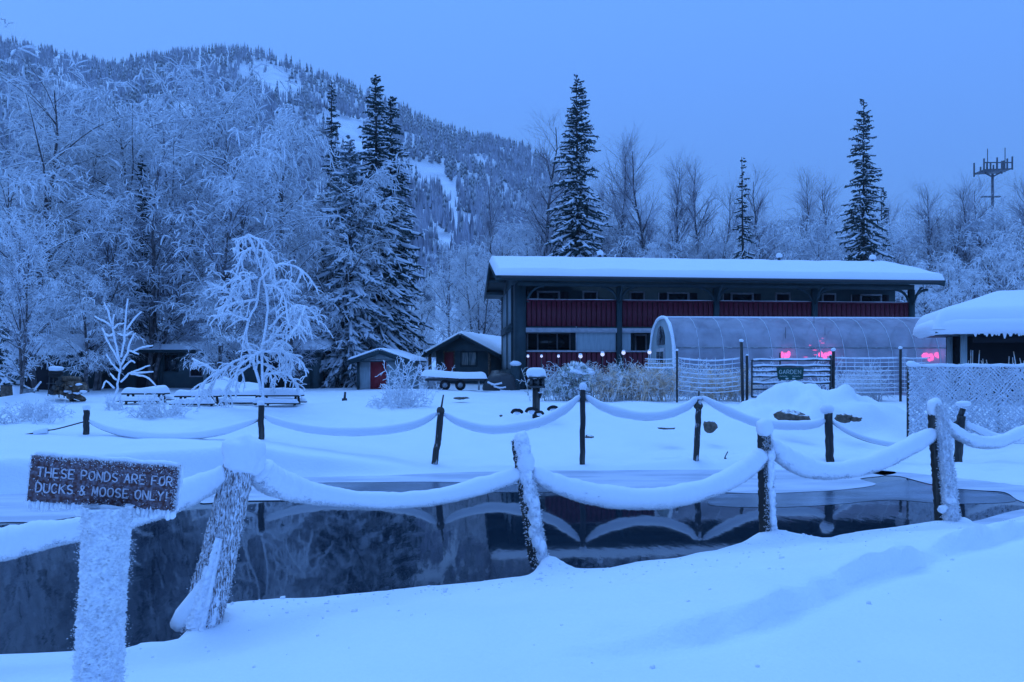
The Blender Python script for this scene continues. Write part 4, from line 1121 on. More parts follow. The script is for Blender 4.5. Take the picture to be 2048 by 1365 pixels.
# end wall: frosted panel with a door and an arched pair of windows
ew = hoop(0.0, -0.02, 25); P_ = [(p[1], p[2]) for p in ew]
MB().prism(P_, 0, -0.05, 0.0).build('end_wall', M['pale_panel'], gh)
MB().prism(P_, 0, GL, GL + 0.05).build('end_wall', M['film'], gh)
MB().tube(np.array(hoop(-0.05, 0.03, 25)), 0.075, 6, jit=0.5, caps=False).build('end_frost', M['white_frost'], gh)
d_ = MB().box((-0.10, 1.55, 0.0), (-0.055, 2.95, 2.05)).build('end_door', M['white_trim'], gh)
for y0 in (1.66, 2.32): MB().box((-0.12, y0, 0.75), (-0.103, y0 + 0.52, 1.9)).build('pane', M['glass'], d_)
MB().prism([(1.6, 2.2), (2.9, 2.2), (2.9, 2.6), (2.6, 2.95), (2.25, 3.05), (1.9, 2.95), (1.6, 2.6)], 0, -0.1, -0.056).build('end_window', M['glass'], gh)
# planting benches, plants and the pink grow lights inside
def in_gh(px_, t): 
    k = (px_ - CX) / FPX; ox = gh.location.x - math.sin(GA) * t; oy = Yh + math.cos(GA) * t
    return (k * oy - ox) / (math.cos(GA) - k * math.sin(GA))
def gh_world(s_, t, z): return (gh.location.x + s_ * math.cos(GA) - t * math.sin(GA), Yh + s_ * math.sin(GA) + t * math.cos(GA), zb + z)
for i, (px_, wdt, z_, t, lab) in enumerate([(1571, 0.42, 1.70, 0.42, 'brightest pink grow light low in the greenhouse above the green gate sign'), (1650, 0.60, 1.72, 0.5, 'pink grow light glowing through the film above the right end of the gate'), (1862, 0.80, 1.66, 0.45, 'wide pink grow light near the right end of the greenhouse'), (1628, 0.80, 2.35, 1.0, 'faint red grow light deep inside the greenhouse')]):
    s_ = in_gh(px_, t)
    g_ = thing('grow_light', lab, 'grow light', gh_world(s_, t, z_), GA, 'grow lights in the greenhouse')
    if i < 3:
        for k in range(3): MB().blob((-wdt * 0.33 + wdt * 0.33 * k, 0, (0.03, -0.03, 0.06)[k]), (wdt * 0.17, 0.06, 0.12 + 0.04 * (k == 1)), 0.3, seed=k + i * 5, nu=12, nv=8).build('lamp_panel', M['grow_glow'], g_, smooth=True)
    else:
        for k in range(9): MB().blob((random.uniform(-wdt / 2, wdt / 2), random.uniform(-.2, .2), -0.1 * k + .1), (0.05 + .03 * (k % 3), 0.03, 0.025), 0.3, seed=k, nu=8, nv=6).build('lamp_diode', M['grow_dim'], g_)
    MB().tube([(0, 0, 0.08), (0, 0, 1.2)], 0.01, 4).build('hanger', M['metal_dark'], g_)
for i, x in enumerate((0.8, 3.4, 6.2, 8.9, 11.4)):
    t_ = thing('planting_bench', ['planting bench nearest the greenhouse end wall', 'second planting bench inside the greenhouse', 'middle planting bench inside the greenhouse', 'fourth planting bench inside the greenhouse', 'planting bench at the right end of the greenhouse'][i], 'bench', gh_world(x, 1.9, 0), GA, 'benches in the greenhouse')
    MB().box((0, 0, 0.62), (2.0, 0.9, 0.70)).build('bench_top', M['wood_brown'], t_)
    for (a, b) in ((0.05, 0.05), (1.85, 0.05), (0.05, 0.75), (1.85, 0.75)): MB().box((a, b, 0), (a + .09, b + .09, .62)).build('leg', M['wood_brown'], t_)
# ------------------------------------------------------------------ traced frosty branches
def strokes(mb, L, Y, r, px_scale=1.0, dep=0.35, seed=0, n=5, jit=0.35, nseg=3):
    """polylines read off the photo, given real depth around distance Y"""
    rg = np.random.default_rng(seed); out = []
    for st in L:
        pts = np.array(st, float); k = len(pts); off = rg.normal() * dep
        yy = Y + np.linspace(0, 1, k) * off
        P = np.array([W(p[0], p[1], y) for p, y in zip(pts, yy)])
        P = crom(P, nseg) if k > 2 else np.linspace(P[0], P[1], 5)
        P = P + rg.normal(size=P.shape) * r * 0.25
        rr = r * np.linspace(1.15, 0.8, len(P))
        mb.tube(P, rr, n, jit=jit); out.append((P, rr))
    return out
def resample(P, K):
    t = np.linspace(0, len(P) - 1, K); i = np.clip(t.astype(int), 0, len(P) - 2); w_ = (t - i)[:, None]
    return P[i] * (1 - w_) + P[i + 1] * w_
# sapling
Yq = 23.0
zq = ground_z(WX(225, Yq), Yq)
sap = thing('frosted_sapling', 'young leafless sapling coated in thick white frost near the left rope posts', 'sapling', (WX(223, Yq), Yq, zq))
tr_ = MB(); strokes(tr_, [[(222, 826), (227, 800), (233, 783), (237, 760), (242, 732)]], Yq, 0.035, dep=0, seed=1)
tr_.build('trunk', M['white_frost'], sap, smooth=True, world=True)
SL = [[(242, 732), (227, 703), (214, 680), (205, 656)], [(238, 720), (233, 695), (227, 668), (225, 656), (228, 629)], [(223, 652), (205, 641), (188, 633)],
      [(224, 648), (217, 627), (209, 606)], [(228, 657), (238, 648), (248, 648)], [(242, 715), (248, 683), (251, 641), (256, 598)], [(253, 660), (268, 639), (283, 623)],
      [(250, 672), (236, 668)], [(251, 672), (264, 664)], [(244, 730), (254, 707), (262, 680), (271, 666)], [(256, 701), (268, 704), (277, 709)], [(264, 705), (277, 698), (290, 694), (306, 692)],
      [(242, 765), (258, 748), (277, 740), (300, 731)], [(262, 746), (287, 746), (306, 744)], [(262, 748), (287, 752), (301, 760), (312, 773)], [(232, 760), (221, 748)], [(230, 777), (213, 763), (205, 777)],
      [(240, 745), (222, 725), (214, 708)], [(245, 738), (262, 722), (270, 726)], [(226, 668), (218, 672), (212, 668)]]
b_ = MB(); segs = strokes(b_, SL, Yq, 0.030, dep=0.5, seed=2)
b_.build('branches', M['white_frost'], sap, smooth=True, world=True)
# weeping shrub
Yw = 22.5; zw = ground_z(WX(527, Yw), Yw)
wsh = thing('weeping_shrub', 'bushy weeping tree with arching branches thick with white frost, centre left', 'tree', (WX(527, Yw), Yw, zw))
t_ = MB(); strokes(t_, [[(527, 830), (526, 790), (525, 755), (523, 706), (530, 660), (535, 620), (528, 560), (512, 505), (497, 470)], [(524, 790), (505, 720), (492, 675), (498, 640), (515, 600), (520, 560)]], Yw, 0.040, dep=0.1, seed=3)
t_.build('trunk', M['white_frost'], wsh, smooth=True, world=True)
LL = [[(523, 706), (480, 718), (440, 742), (405, 768), (392, 800)], [(470, 722), (440, 745), (420, 780), (410, 800)], [(524, 704), (560, 702), (588, 712), (607, 728)], [(540, 706), (552, 685), (566, 684), (560, 700)],
      [(560, 702), (578, 712), (583, 735), (578, 757)], [(545, 700), (560, 712), (566, 740)], [(530, 750), (560, 745), (585, 757), (590, 768)], [(537, 660), (565, 628), (590, 614), (612, 614), (630, 632), (638, 650)],
      [(600, 614), (612, 632), (620, 660)], [(580, 618), (580, 648), (583, 668)], [(500, 642), (480, 634), (455, 628), (427, 634)], [(513, 600), (470, 606), (430, 619)], [(475, 600), (455, 582), (430, 573)], [(498, 588), (485, 565), (478, 548)],
      [(553, 592), (572, 572), (583, 558)], [(495, 650), (490, 675), (505, 700), (523, 706)], [(520, 560), (545, 535), (580, 530), (612, 548), (632, 575)], [(515, 555), (490, 560), (465, 585), (452, 610)], [(528, 570), (555, 575), (570, 600), (575, 640)],
      [(505, 500), (530, 505), (545, 530), (550, 565)], [(505, 495), (485, 510), (475, 540), (472, 570)], [(497, 470), (480, 480), (468, 505)], [(497, 470), (515, 480), (530, 500), (540, 530)], [(500, 730), (470, 755), (455, 785), (450, 800)], [(515, 725), (540, 735), (555, 760)],
      [(440, 742), (425, 740), (405, 728), (385, 718)], [(530, 700), (505, 712), (475, 740), (465, 775)], [(610, 614), (600, 640), (597, 655)], [(590, 614), (588, 632), (592, 655)], [(523, 690), (545, 678), (560, 660)]]
b_ = MB(); segs = strokes(b_, LL, Yw, 0.034, dep=0.8, seed=4)
b_.build('branches', M['white_frost'], wsh, smooth=True, world=True)
PPs = np.array([resample(P, 7) for P, r_ in segs]); RRs = np.full(PPs.shape[:2], 0.03)
rg = np.random.default_rng(21)
c_ = MB()
Q1, R1_ = children(rg, PPs, RRs, 9, 0.05, 1.0, 0.44, (25, 75), 5, 0.40, 0.030, 0.6, rcap=1); c_.tubes(Q1, R1_, 4)
Q2, R2_ = children(rg, Q1, R1_, 3, 0.2, 1.0, 0.20, (30, 80), 4, 0.5, 0.022, 0.7, rcap=1); c_.tubes(Q2, R2_, 3)
c_.build('crown', M['white_frost'], wsh, smooth=True, world=True)
def shrub(label, px_, Y, h, wd_, n, mat_, seed, name='frosted_shrub', cat='shrub', group='frosted shrubs on the lawn', r=0.014, up=(5, 40), droop=0.15, kids=6, zoff=0.0, loc=None, wide_base=0.25):
    rg = np.random.default_rng(seed)
    x = WX(px_, Y) if loc is None else loc[0]; z = ground_z(x, Y) + zoff
    t = thing(name, label, cat, (x, Y, z), 0, group)
    b = np.stack([rg.normal(size=n) * wd_ * wide_base, rg.normal(size=n) * wd_ * wide_base * 0.6, np.full(n, -0.05)], -1)
    az = rg.random(n) * 6.28; el = np.radians(90 - rg.uniform(up[0], up[1], n))
    D = np.stack([np.cos(az) * np.cos(el), np.sin(az) * np.cos(el), np.sin(el)], -1)
    P = [b]; cur = b; L = h * rg.uniform(0.55, 1.05, n)
    for k in range(5):
        D = unit(D + rg.normal(size=(n, 3)) * 0.12 + np.array([0, 0, -droop * k / 5])); cur = cur + D * (L / 5)[:, None]; P.append(cur)
    P = np.stack(P, 1); R_ = np.tile(np.linspace(r * 1.3, r * 0.7, 6), (n, 1))
    MB().tubes(P, R_, 4).build('stems', mat_, t, smooth=True)
    Q, R2 = children(rg, P, R_, kids, 0.2, 1.0, h * 0.22, (25, 65), 4, droop, r * 0.85, 0.6, rcap=1)
    m_ = MB().tubes(Q, R2, 3)
    Q3, R3 = children(rg, Q, R2, 3, 0.2, 1.0, h * 0.08, (25, 70), 3, droop, r * 0.75, 0.7, rcap=1); m_.tubes(Q3, R3, 3)
    m_.build('twigs', mat_, t, smooth=True)
    return t
shrub('rounded low bush buried in frost in front of the red-doored shed', 800, 23.5, 0.82, 2.0, 46, M['white_frost'], 31, r=0.013, up=(15, 65))
shrub('sparse frosted stems sticking up from the bush before the shed', 802, 24.3, 1.55, 0.7, 9, M['white_frost'], 32, r=0.018, up=(3, 22), kids=7)
shrub('low frosted bush behind the left rope, right of the sapling', 312, 19.5, 0.75, 1.2, 34, M['white_frost'], 33, r=0.011, up=(15, 60))
shrub('small frosted bush behind the rope, just left of the second far post', 355, 20.5, 0.45, 0.6, 18, M['white_frost'], 34, r=0.010, up=(15, 60))
shrub('spreading frosted bush low at the left edge above the sign', 38, 18.4, 0.70, 1.5, 40, M['white_frost'], 35, r=0.012, up=(20, 70))
shrub('second frosted bush at the left edge, closer to the first far post', 88, 19.2, 0.62, 0.9, 26, M['white_frost'], 36, r=0.011, up=(15, 60))
shrub('thin frosted twigs at the foot of the sapling', 232, 21.8, 0.55, 0.5, 14, M['white_frost'], 37, r=0.012, up=(10, 55))
shrub('frosted bush between the shed and the flatbed trailer', 868, 36, 1.3, 0.9, 26, M['white_frost'], 38, r=0.02, up=(5, 40))

# ------------------------------------------------------------------ garden bed of dry frosted plants along the wire fence
gi = 0
labs = ['dry frosted plants at the left end of the garden bed', 'snow-topped rounded plant clump second from the left in the bed', 'greenish frosted clump in the garden bed', 'frosted clump behind the tall straight post', 'dark-leaved frosted clump in the middle of the bed', 'tan frosted stalks right of the dark clump', 'tall tan frosted stalks in the garden bed', 'leaning tan stalks left of the first fence post', 'whiter frosted clump right of the first fence post', 'low frosted clump between the first fence post and the gate', 'brownish frosted clump right beside the gate post']
for px_, h, wd_, m_ in [(1098, 1.15, 1.0, 'dry_stem_green'), (1140, 1.25, 1.0, 'white_frost'), (1175, 1.3, 0.9, 'dry_stem_green'), (1205, 1.2, 0.9, 'dry_stem'), (1235, 1.3, 0.8, 'dry_stem_green'), (1265, 1.15, 0.8, 'dry_stem'), (1292, 1.25, 0.9, 'dry_stem'), (1325, 1.35, 0.9, 'dry_stem'), (1385, 1.3, 1.0, 'white_frost'), (1425, 1.2, 0.9, 'dry_stem'), (1462, 1.15, 0.9, 'dry_stem')]:
    shrub(labs[gi], px_, 27.2 + (gi % 3) * 0.5, h * 1.15, wd_, 44, M[m_], 60 + gi, name='garden_plant', cat='plant', group='dry frosted plants in the garden bed', r=0.011, up=(2, 38), droop=0.25, kids=7, wide_base=0.34)
    gi += 1
for i, (px_, wd_) in enumerate([(1700, 1.0), (1740, 0.8)]):
    shrub(['frosted climber on the wire fence right of the gate', 'thinner frosted growth on the wire fence, left of the snow-capped post'][i], px_, 27.8, 1.35, wd_, 40, M['birch_twig'], 80 + i, name='garden_plant', cat='plant', group='dry frosted plants in the garden bed', r=0.010, up=(2, 45), droop=0.2, kids=7, wide_base=0.35)
for i, (px_, h) in enumerate([(1515, 1.25), (1540, 1.35)]):
    shrub(['pale frosted bush against the greenhouse, left of the pink light', 'frosted bush touching the brightest pink light'][i], px_, 30.0, h * 1.15, 0.6, 18, M['white_frost'], 90 + i, name='garden_plant', cat='plant', group='dry frosted plants in the garden bed', r=0.014, up=(2, 40), kids=6)
for i, px_ in enumerate((1650, 1680, 1905)):
    shrub(['frosted stalks before the greenhouse, left of the snow-capped posts', 'branching frosted stalks before the middle of the greenhouse', 'frosted stalks at the right end of the greenhouse'][i], px_, 30.0, 1.75, 0.5, 4, M['white_frost'], 95 + i, name='garden_plant', cat='plant', group='dry frosted plants in the garden bed', r=0.016, up=(4, 35), kids=5)
# white frosted mounds among the bed
sc = thing('snowy_bush', 'rounded bush topped by a smooth pad of snow in the garden bed', 'bush', (WX(1150, 27), 27.0, ground_z(WX(1150, 27), 27)), 0)
MB().blob((0, 0, 1.02), (0.58, 0.42, 0.22), 0.4, seed=5).build('snow_pad', M['snow_soft'], sc, smooth=True)
rg = np.random.default_rng(4)
Pq = rg.normal(size=(900, 3)); Pq = unit(Pq) * np.array([0.6, 0.45, 0.62]) + np.array([0, 0, 0.72])
MB_ = MB(); flakes(MB_, Pq, unit(Pq - np.array([0, 0, .7])), 0.10, rg); MB_.build('foliage', M['dry_stem_green'], sc, kind='stuff')

# ------------------------------------------------------------------ lit globes on stakes
for i, (px_, py_) in enumerate([(1056, 713), (1083, 713), (1117, 713), (1161, 713), (1205, 709), (1247, 706), (1299, 705)]):
    Y = 31.5; x = WX(px_, Y); z = ground_z(x, Y); top = WZ(py_, Y)
    lab = ['first small lit globe from the left in front of the lodge terrace', 'second small lit globe from the left', 'third lit globe, above the snow-padded bush', 'fourth and middle lit globe of the row', 'fifth lit globe, left of the first balcony post', 'sixth lit globe, right of the first balcony post', 'last lit globe, closest to the greenhouse'][i]
    t = thing('globe_lamp', lab, 'garden lamp', (x, Y, z), 0, 'lit globes before the lodge terrace')
    r_ = 0.055 if i < 3 else 0.085
    MB().tube([(0, 0, -0.1), (0, 0, top - z - r_)], 0.018, 6).build('stake', M['metal_dark'], t)
    MB().blob((0, 0, top - z), (r_, r_, r_), 0.0, nu=14, nv=9).build('globe', M['lamp_glow'], t, smooth=True)
    MB().blob((0, 0, top - z + r_ * 0.9), (r_ * 0.9, r_ * 0.9, r_ * 0.5), 0.1, seed=i).build('snow_cap', M['snow_soft'], t, smooth=True)

# ------------------------------------------------------------------ wire fence and gate of the garden
YF = 26.4
def fpost(px_, pyt, label, r_=0.045, cap=0.0, Y=YF, lean=0.0):
    x = WX(px_, Y); z = ground_z(x, Y); h = WZ(pyt, Y) - z
    t = thing('fence_post', label, 'fence post', (x, Y, z), 0, 'posts of the garden fence')
    MB().tube([(0, 0, -0.2), (lean, 0, h)], r_, 8).build('pole', M['post_dark'], t, smooth=True)
    if cap: MB().blob((lean, 0, h + cap * 0.5), (cap, cap, cap * 0.8), 0.15, seed=int(px_)).build('snow_cap', M['snow_soft'], t, smooth=True)
    return t
fpost(1354, 702, 'thin dark fence post in the frosted garden bed', 0.035, 0.05)
fpost(1486, 684, 'tall fence post with a lump of snow on top, left of the gate', 0.055, 0.08, lean=-0.06)
fpost(1494, 712, 'short gate post directly left of the pipe gate', 0.05, 0.05)
fpost(1667, 702, 'gate post with a small snow ball, right of the pipe gate', 0.05, 0.08)
fpost(1661, 712, 'short strut beside the right gate post', 0.045, 0.04)
fpost(1801, 698, 'slim dark post with two stacked lumps of snow before the greenhouse', 0.045, 0.07)
fpost(1560, 706, 'thin stake behind the green sign', 0.03, 0.0, Y=26.8)
def wires(p0, p1, y0, y1, n, label, sag=0.02):
    xa, xb = WX(p0, YF + .05), WX(p1, YF + .05)
    t = thing('wire_fence', label, 'fence', (xa, YF + .05, ground_z(xa, YF)), 0, 'wire runs of the garden fence')
    for k in range(n):
        zz = WZ(y0 + (y1 - y0) * k / (n - 1), YF) - t.location.z
        P = [(u_ * (xb - xa), 0, zz - sag * math.sin(math.pi * u_)) for u_ in np.linspace(0, 1, 9)]
        MB().tube(P, 0.017 if k else 0.03, 5, jit=0.5).build('wire', M['wire_frost'], t, smooth=True)
    for k in range(int((xb - xa) / 0.3)):
        MB().tube([(0.3 * (k + .5), 0, WZ(y0, YF) - t.location.z), (0.3 * (k + .5), 0, WZ(y1, YF) - t.location.z)], 0.008, 4).build('wire', M['wire_frost'], t)
wires(1354, 1486, 716, 780, 8, 'frosted wire fence between the thin post and the tall snow-topped post', 0.10)
wires(1667, 1801, 716, 784, 9, 'frosted wire fence between the gate and the slim dark post', 0.02)
wires(1801, 1860, 716, 784, 9, 'frosted wire fence from the slim dark post to the chain-link fence', 0.02)
wires(1290, 1354, 735, 718, 3, 'frosted wires dropping to the left of the thin post', 0.02)
gt = thing('pipe_gate', 'steel pipe gate with snow on its rails carrying a green sign', 'gate', (WX(1500, YF), YF - 0.1, ground_z(WX(1500, YF), YF)))
gx = lambda p: WX(p, YF) - gt.location.x
gz2 = lambda p: WZ(p, YF) - gt.location.z
for p in (1502, 1660): MB().tube([(gx(p), 0, gz2(795 if p < 1600 else 775)), (gx(p), 0, gz2(720))], 0.032, 8).build('gate_upright', M['metal_dark'], gt, smooth=True)
for y in (722, 734, 744, 754, 768, 794):
    x1 = gx(1660) if y < 780 else gx(1560)
    rl = MB().tube([(gx(1502), 0, gz2(y)), (x1, 0, gz2(y - 1))], 0.030, 8).build('rail', M['metal_dark'], gt, smooth=True)
    MB().tube([(gx(1502) + 0.05 + (x1 - gx(1502) - 0.1) * q, -0.005, gz2(y - q) + 0.048 + 0.012 * math.sin(q * 19 + y)) for q in np.linspace(0, 1, 24)], 0.034, 6, jit=0.6).build('rail_snow', M['snow_soft'], rl, smooth=True)
MB().tube([(gx(1504), 0, gz2(779)), (gx(1560), 0, gz2(779))], 0.03, 8).build('rail', M['metal_dark'], gt, smooth=True)
MB().beam((gx(1510), 0.02, gz2(766)), (gx(1655), 0.02, gz2(724)), 0.03, 0.03).build('diagonal_brace', M['metal_grey'], gt)
gs = thing('garden_sign', 'green painted garden sign with pale lettering hung on the pipe gate', 'sign', (WX(1577, YF), YF - 0.16, WZ(748, YF)))
w2, h2 = 27 / FPX * YF, 12.5 / FPX * YF
MB().prism([(-w2, h2), (-w2 * .9, -h2 * .85), (-w2 * 0.6, -h2), (w2 * .6, -h2 * 1.0), (w2 * .93, -h2 * .85), (w2, h2)], 1, -0.015, 0.015).build('board', M['green_sign'], gs)
FONT = {'A': [[(0, 0), (.5, 1), (1, 0)], [(.2, .38), (.8, .38)]], 'B': [[(0, 0), (0, 1), (.8, .9), (.8, .6), (0, .52), (.95, .4), (.95, .1), (0, 0)]], 'C': [[(.95, .8), (.6, 1), (.2, .9), (0, .5), (.2, .1), (.6, 0), (.95, .2)]],
        'D': [[(0, 0), (0, 1), (.55, .98), (.95, .7), (.95, .3), (.55, .02), (0, 0)]], 'E': [[(.9, 1), (0, 1), (0, 0), (.9, 0)], [(0, .5), (.7, .5)]], 'F': [[(.9, 1), (0, 1), (0, 0)], [(0, .5), (.7, .5)]],
        'G': [[(.95, .8), (.6, 1), (.2, .9), (0, .5), (.2, .1), (.6, 0), (.95, .2), (.95, .45), (.6, .45)]], 'H': [[(0, 0), (0, 1)], [(1, 0), (1, 1)], [(0, .5), (1, .5)]], 'K': [[(0, 0), (0, 1)], [(.95, 1), (0, .45)], [(.25, .6), (1, 0)]],
        'L': [[(0, 1), (0, 0), (.85, 0)]], 'M': [[(0, 0), (.12, 1), (.5, .25), (.88, 1), (1, 0)]], 'N': [[(0, 0), (0, 1), (1, 0), (1, 1)]], 'O': [[(.5, 1), (.12, .85), (0, .5), (.12, .15), (.5, 0), (.88, .15), (1, .5), (.88, .85), (.5, 1)]],
        'P': [[(0, 0), (0, 1), (.7, .97), (.9, .75), (.7, .5), (0, .47)]], 'R': [[(0, 0), (0, 1), (.7, .97), (.9, .75), (.7, .5), (0, .47)], [(.4, .48), (.95, 0)]], 'S': [[(.9, .85), (.5, 1), (.1, .85), (.15, .58), (.8, .42), (.92, .15), (.5, 0), (.05, .15)]],
        'T': [[(0, 1), (1, 1)], [(.5, 1), (.5, 0)]], 'U': [[(0, 1), (0, .25), (.3, 0), (.7, 0), (1, .25), (1, 1)]], 'Y': [[(0, 1), (.5, .5), (1, 1)], [(.5, .5), (.5, 0)]],
        '&': [[(1, 0), (.2, .75), (.35, 1), (.65, .95), (.62, .72), (.05, .35), (.1, .05), (.5, 0), (.95, .4)]], '!': [[(.2, 1), (.2, .3)], [(.2, .08), (.2, 0)]]}
def lettering(text, x, z, w_, h_, adv, r_, y, parent, m_, name='letter', space=0.6, curve=0.0):
    cx_ = x
    for i, ch in enumerate(text):
        if ch == ' ': cx_ += adv * space; continue
        mb = MB()
        for st in FONT[ch]:
            P = [(cx_ + p[0] * w_, y, z + p[1] * h_) for p in st]
            P = np.array(P)
            if len(P) > 3 and ch in 'OCSGPRBDU&': P = crom(P, 3)
            if len(st) > 4 and ch in 'OCSGPRBDU&' or ch in 'OCSGPBDU&': mb.tube(P, r_, 5, jit=0.4)
            else:
                for a_, b_2 in zip(P[:-1], P[1:]):
                    e_ = (b_2 - a_) / (np.linalg.norm(b_2 - a_) + 1e-9) * r_ * 0.4
                    mb.tube([a_ - e_, (a_ + b_2) / 2, b_2 + e_], r_, 5, jit=0.4)
        mb.build(name, m_, parent)
        cx_ += adv * (0.45 if ch == '!' else 1)
lettering('GARDEN', -w2 * 0.82, 0.0, 0.095, 0.13, 0.132, 0.011, -0.02, gs, M['sign_text'])
for k in range(2):
    a = [(-w2 * 0.8 + (k * w2 * 0.95) + 0.03 * i, -0.02, -0.085 + 0.014 * math.sin(i * 2.1)) for i in range(10)]
    MB().tube(a, 0.009, 5).build('small_lettering', M['sign_text'], gs)
for k in (-1, 1): MB().blob((k * 0.12, -0.018, -0.17), (0.06, 0.006, 0.03), 0.2, seed=k + 3, nu=10, nv=6).build('leaf_motif', M['sign_text'], gs)

# ------------------------------------------------------------------ snow heap and rocks, small things on the lawn
def rock(px_, py_, Y, rx, rz, label, seed, snow=True, m_=None):
    x = WX(px_, Y); z = WZ(py_, Y)
    t = MB().blob((0, 0, 0), (rx, rx * 0.7, rz), 0.35, seed=seed, nu=12, nv=8, freq=1.1)
    o = t.build('rock', m_ or M['rock']); o.location = (x, Y, z); tag(o, label, 'rock', 'rocks showing through the snow')
    return o
rock(1578, 833, 19.0, 0.36, 0.17, 'long dark rock at the foot of the snow heap, left side', 1)
rock(1605, 838, 18.8, 0.18, 0.09, 'small rock at the right end of the long dark one', 12)
rock(1690, 836, 19.0, 0.22, 0.10, 'dark rock at the foot of the snow heap, right side', 2)
rock(1712, 838, 18.9, 0.16, 0.07, 'low rock beside the right-hand dark one', 13)
rock(1421, 853, 18.6, 0.16, 0.15, 'brown angular rock right of the leaning far post', 3)
rock(1178, 874, 17.6, 0.10, 0.045, 'small dark stone beside the tall straight far post', 4)
rock(1330, 857, 18.5, 0.22, 0.03, 'thin dark patch of stone between two far posts', 5)
rock(921, 796, 26.0, 0.26, 0.07, 'flat dark slab behind the middle rope', 6)
rock(1002, 832, 21.0, 0.05, 0.04, 'tiny stone left of the snow-capped lantern', 7)
st = thing('tree_stump', 'small dark stump standing alone on the lawn left of the shed', 'stump', (WX(689, 26), 26, ground_z(WX(689, 26), 26)))
MB().tube([(0, 0, -0.1), (0, 0, 0.16)], [0.12, 0.09], 8, jit=0.3).build('stump_wood', M['post_dark'], st, smooth=True); MB().tube([(0, 0, .1), (0.02, 0, 0.38)], 0.04, 6, jit=0.4).build('splinter', M['metal_dark'], st)
tw_ = thing('dry_twig', 'short dry twig poking out of the far bank', 'twig', W(1448, 922, 16.6))
MB().tube([(0, 0, -0.05), (0.02, 0, 0.08), (0.09, 0.02, 0.20)], 0.012, 5).build('stem', M['post_dark'], tw_)
MB().tube([(0.01, 0, 0.03), (0.05, 0, 0.06)], 0.02, 5).build('bud', M['post_dark'], tw_)

# lantern with its mushroom of snow
YL = 22.0; zl = ground_z(WX(1073, YL), YL)
ln = thing('garden_lantern', 'dark lantern post wearing a thick mushroom of snow beside the lodge', 'lantern', (WX(1072, YL), YL, zl))
q = lambda p: (p - 1072) / FPX * YL
qz = lambda p: WZ(p, YL) - zl
MB().tube([(0, 0, -0.1), (0, 0, qz(776))], 0.11, 8, jit=0.15).build('post', M['post_dark'], ln)
MB().box((q(1058), -.22, qz(776)), (q(1090), .22, qz(772))).build('base_plate', M['metal_dark'], ln)
for a, b in ((q(1060), -.2), (q(1084), -.2), (q(1060), .14), (q(1084), .14), (q(1073), -.2)): MB().box((a, b, qz(772)), (a + .07, b + .06, qz(757))).build('corner_bar', M['metal_dark'], ln)
MB().box((q(1062), -0.12, qz(772)), (q(1086), 0.12, qz(757))).build('lantern_glass', M['glass'], ln)
MB().box((q(1057), -.25, qz(757)), (q(1091), .25, qz(754))).build('lid', M['metal_dark'], ln)
MB().blob((0, 0, qz(747)), (0.285, 0.27, 0.175), 0.06, seed=3, p=0.8).build('snow_cap', M['snow_soft'], ln, smooth=True)
MB().blob((0.09, 0, qz(790)), (0.09, 0.09, 0.10), 0.2, seed=9).build('valve', M['black'], ln, smooth=True)
MB().blob((0.1, 0, qz(785)), (0.10, 0.09, 0.03), 0.2, seed=8).build('snow_pad', M['snow_soft'], ln, smooth=True)
def hose(px_, py_, Y, rr, lab, seed):
    x = WX(px_, Y); z = WZ(py_, Y); o = thing('hose_coil', lab, 'hose', (x, Y, z), 0, 'dark coils at the foot of the lantern')
    a = np.linspace(0.2, math.pi - 0.2, 10); P = np.stack([np.cos(a) * rr, 0 * a + 0.05 * np.sin(3 * a), np.sin(a) * rr * 0.75], -1)
    MB().tube(P, rr * 0.30, 7, jit=0.3).build('coil', M['black'], o, smooth=True)
    MB().blob((0, 0, rr * 0.15), (rr * 0.55, rr * .4, rr * 0.38), 0.2, seed=seed).build('snow_fill', M['snow_soft'], o, smooth=True)
hose(1034, 828, 21.2, 0.15, 'dark coil left of the lantern foot', 1)
hose(1064, 826, 21.3, 0.17, 'dark coil directly under the lantern post', 2)
hose(1078, 830, 20.9, 0.12, 'small dark coil in front of the lantern post', 3)
hose(1107, 822, 21.2, 0.15, 'dark coil right of the lantern foot', 4)

# flatbed trailer under snow
YT = 34.0; xt = WX(850, YT); zt = ground_z(WX(905, YT), YT)
tl_ = thing('flatbed_trailer', 'low flatbed trailer buried under a long slab of snow before the porch cabin', 'trailer', (xt, YT, zt), 0.03)
TL = 120 / FPX * YT
MB().box((0, 0, 0.42), (TL, 1.6, 0.52)).build('deck', M['metal_dark'], tl_)
for x in (0.9, 1.6): 
    wv = MB().tube([(x, -0.02, 0.22), (x, 0.16, 0.22)], 0.24, 14).build('wheel', M['black'], tl_, smooth=True); MB().tube([(x, -0.04, 0.22), (x, -0.022, 0.22)], 0.12, 10).build('hub', M['metal_grey'], wv)
for x in (0.1, 2.4): MB().box((x, 0.05, 0), (x + .08, .13, .42)).build('leg', M['metal_grey'], tl_)
fn = lambda U, V_: np.stack([U - 0.2, V_ - 0.15, 0.52 + 0.12 * np.clip(1 - U / 1.8, 0, 1)], -1)
MB().slab(fn, 40, 14, 0.30, 0.3, 0.25, nz=0.15, seed=6, lu=TL + 0.3, lv=1.9).build('snow_load', M['snow_soft'], tl_, smooth=True)

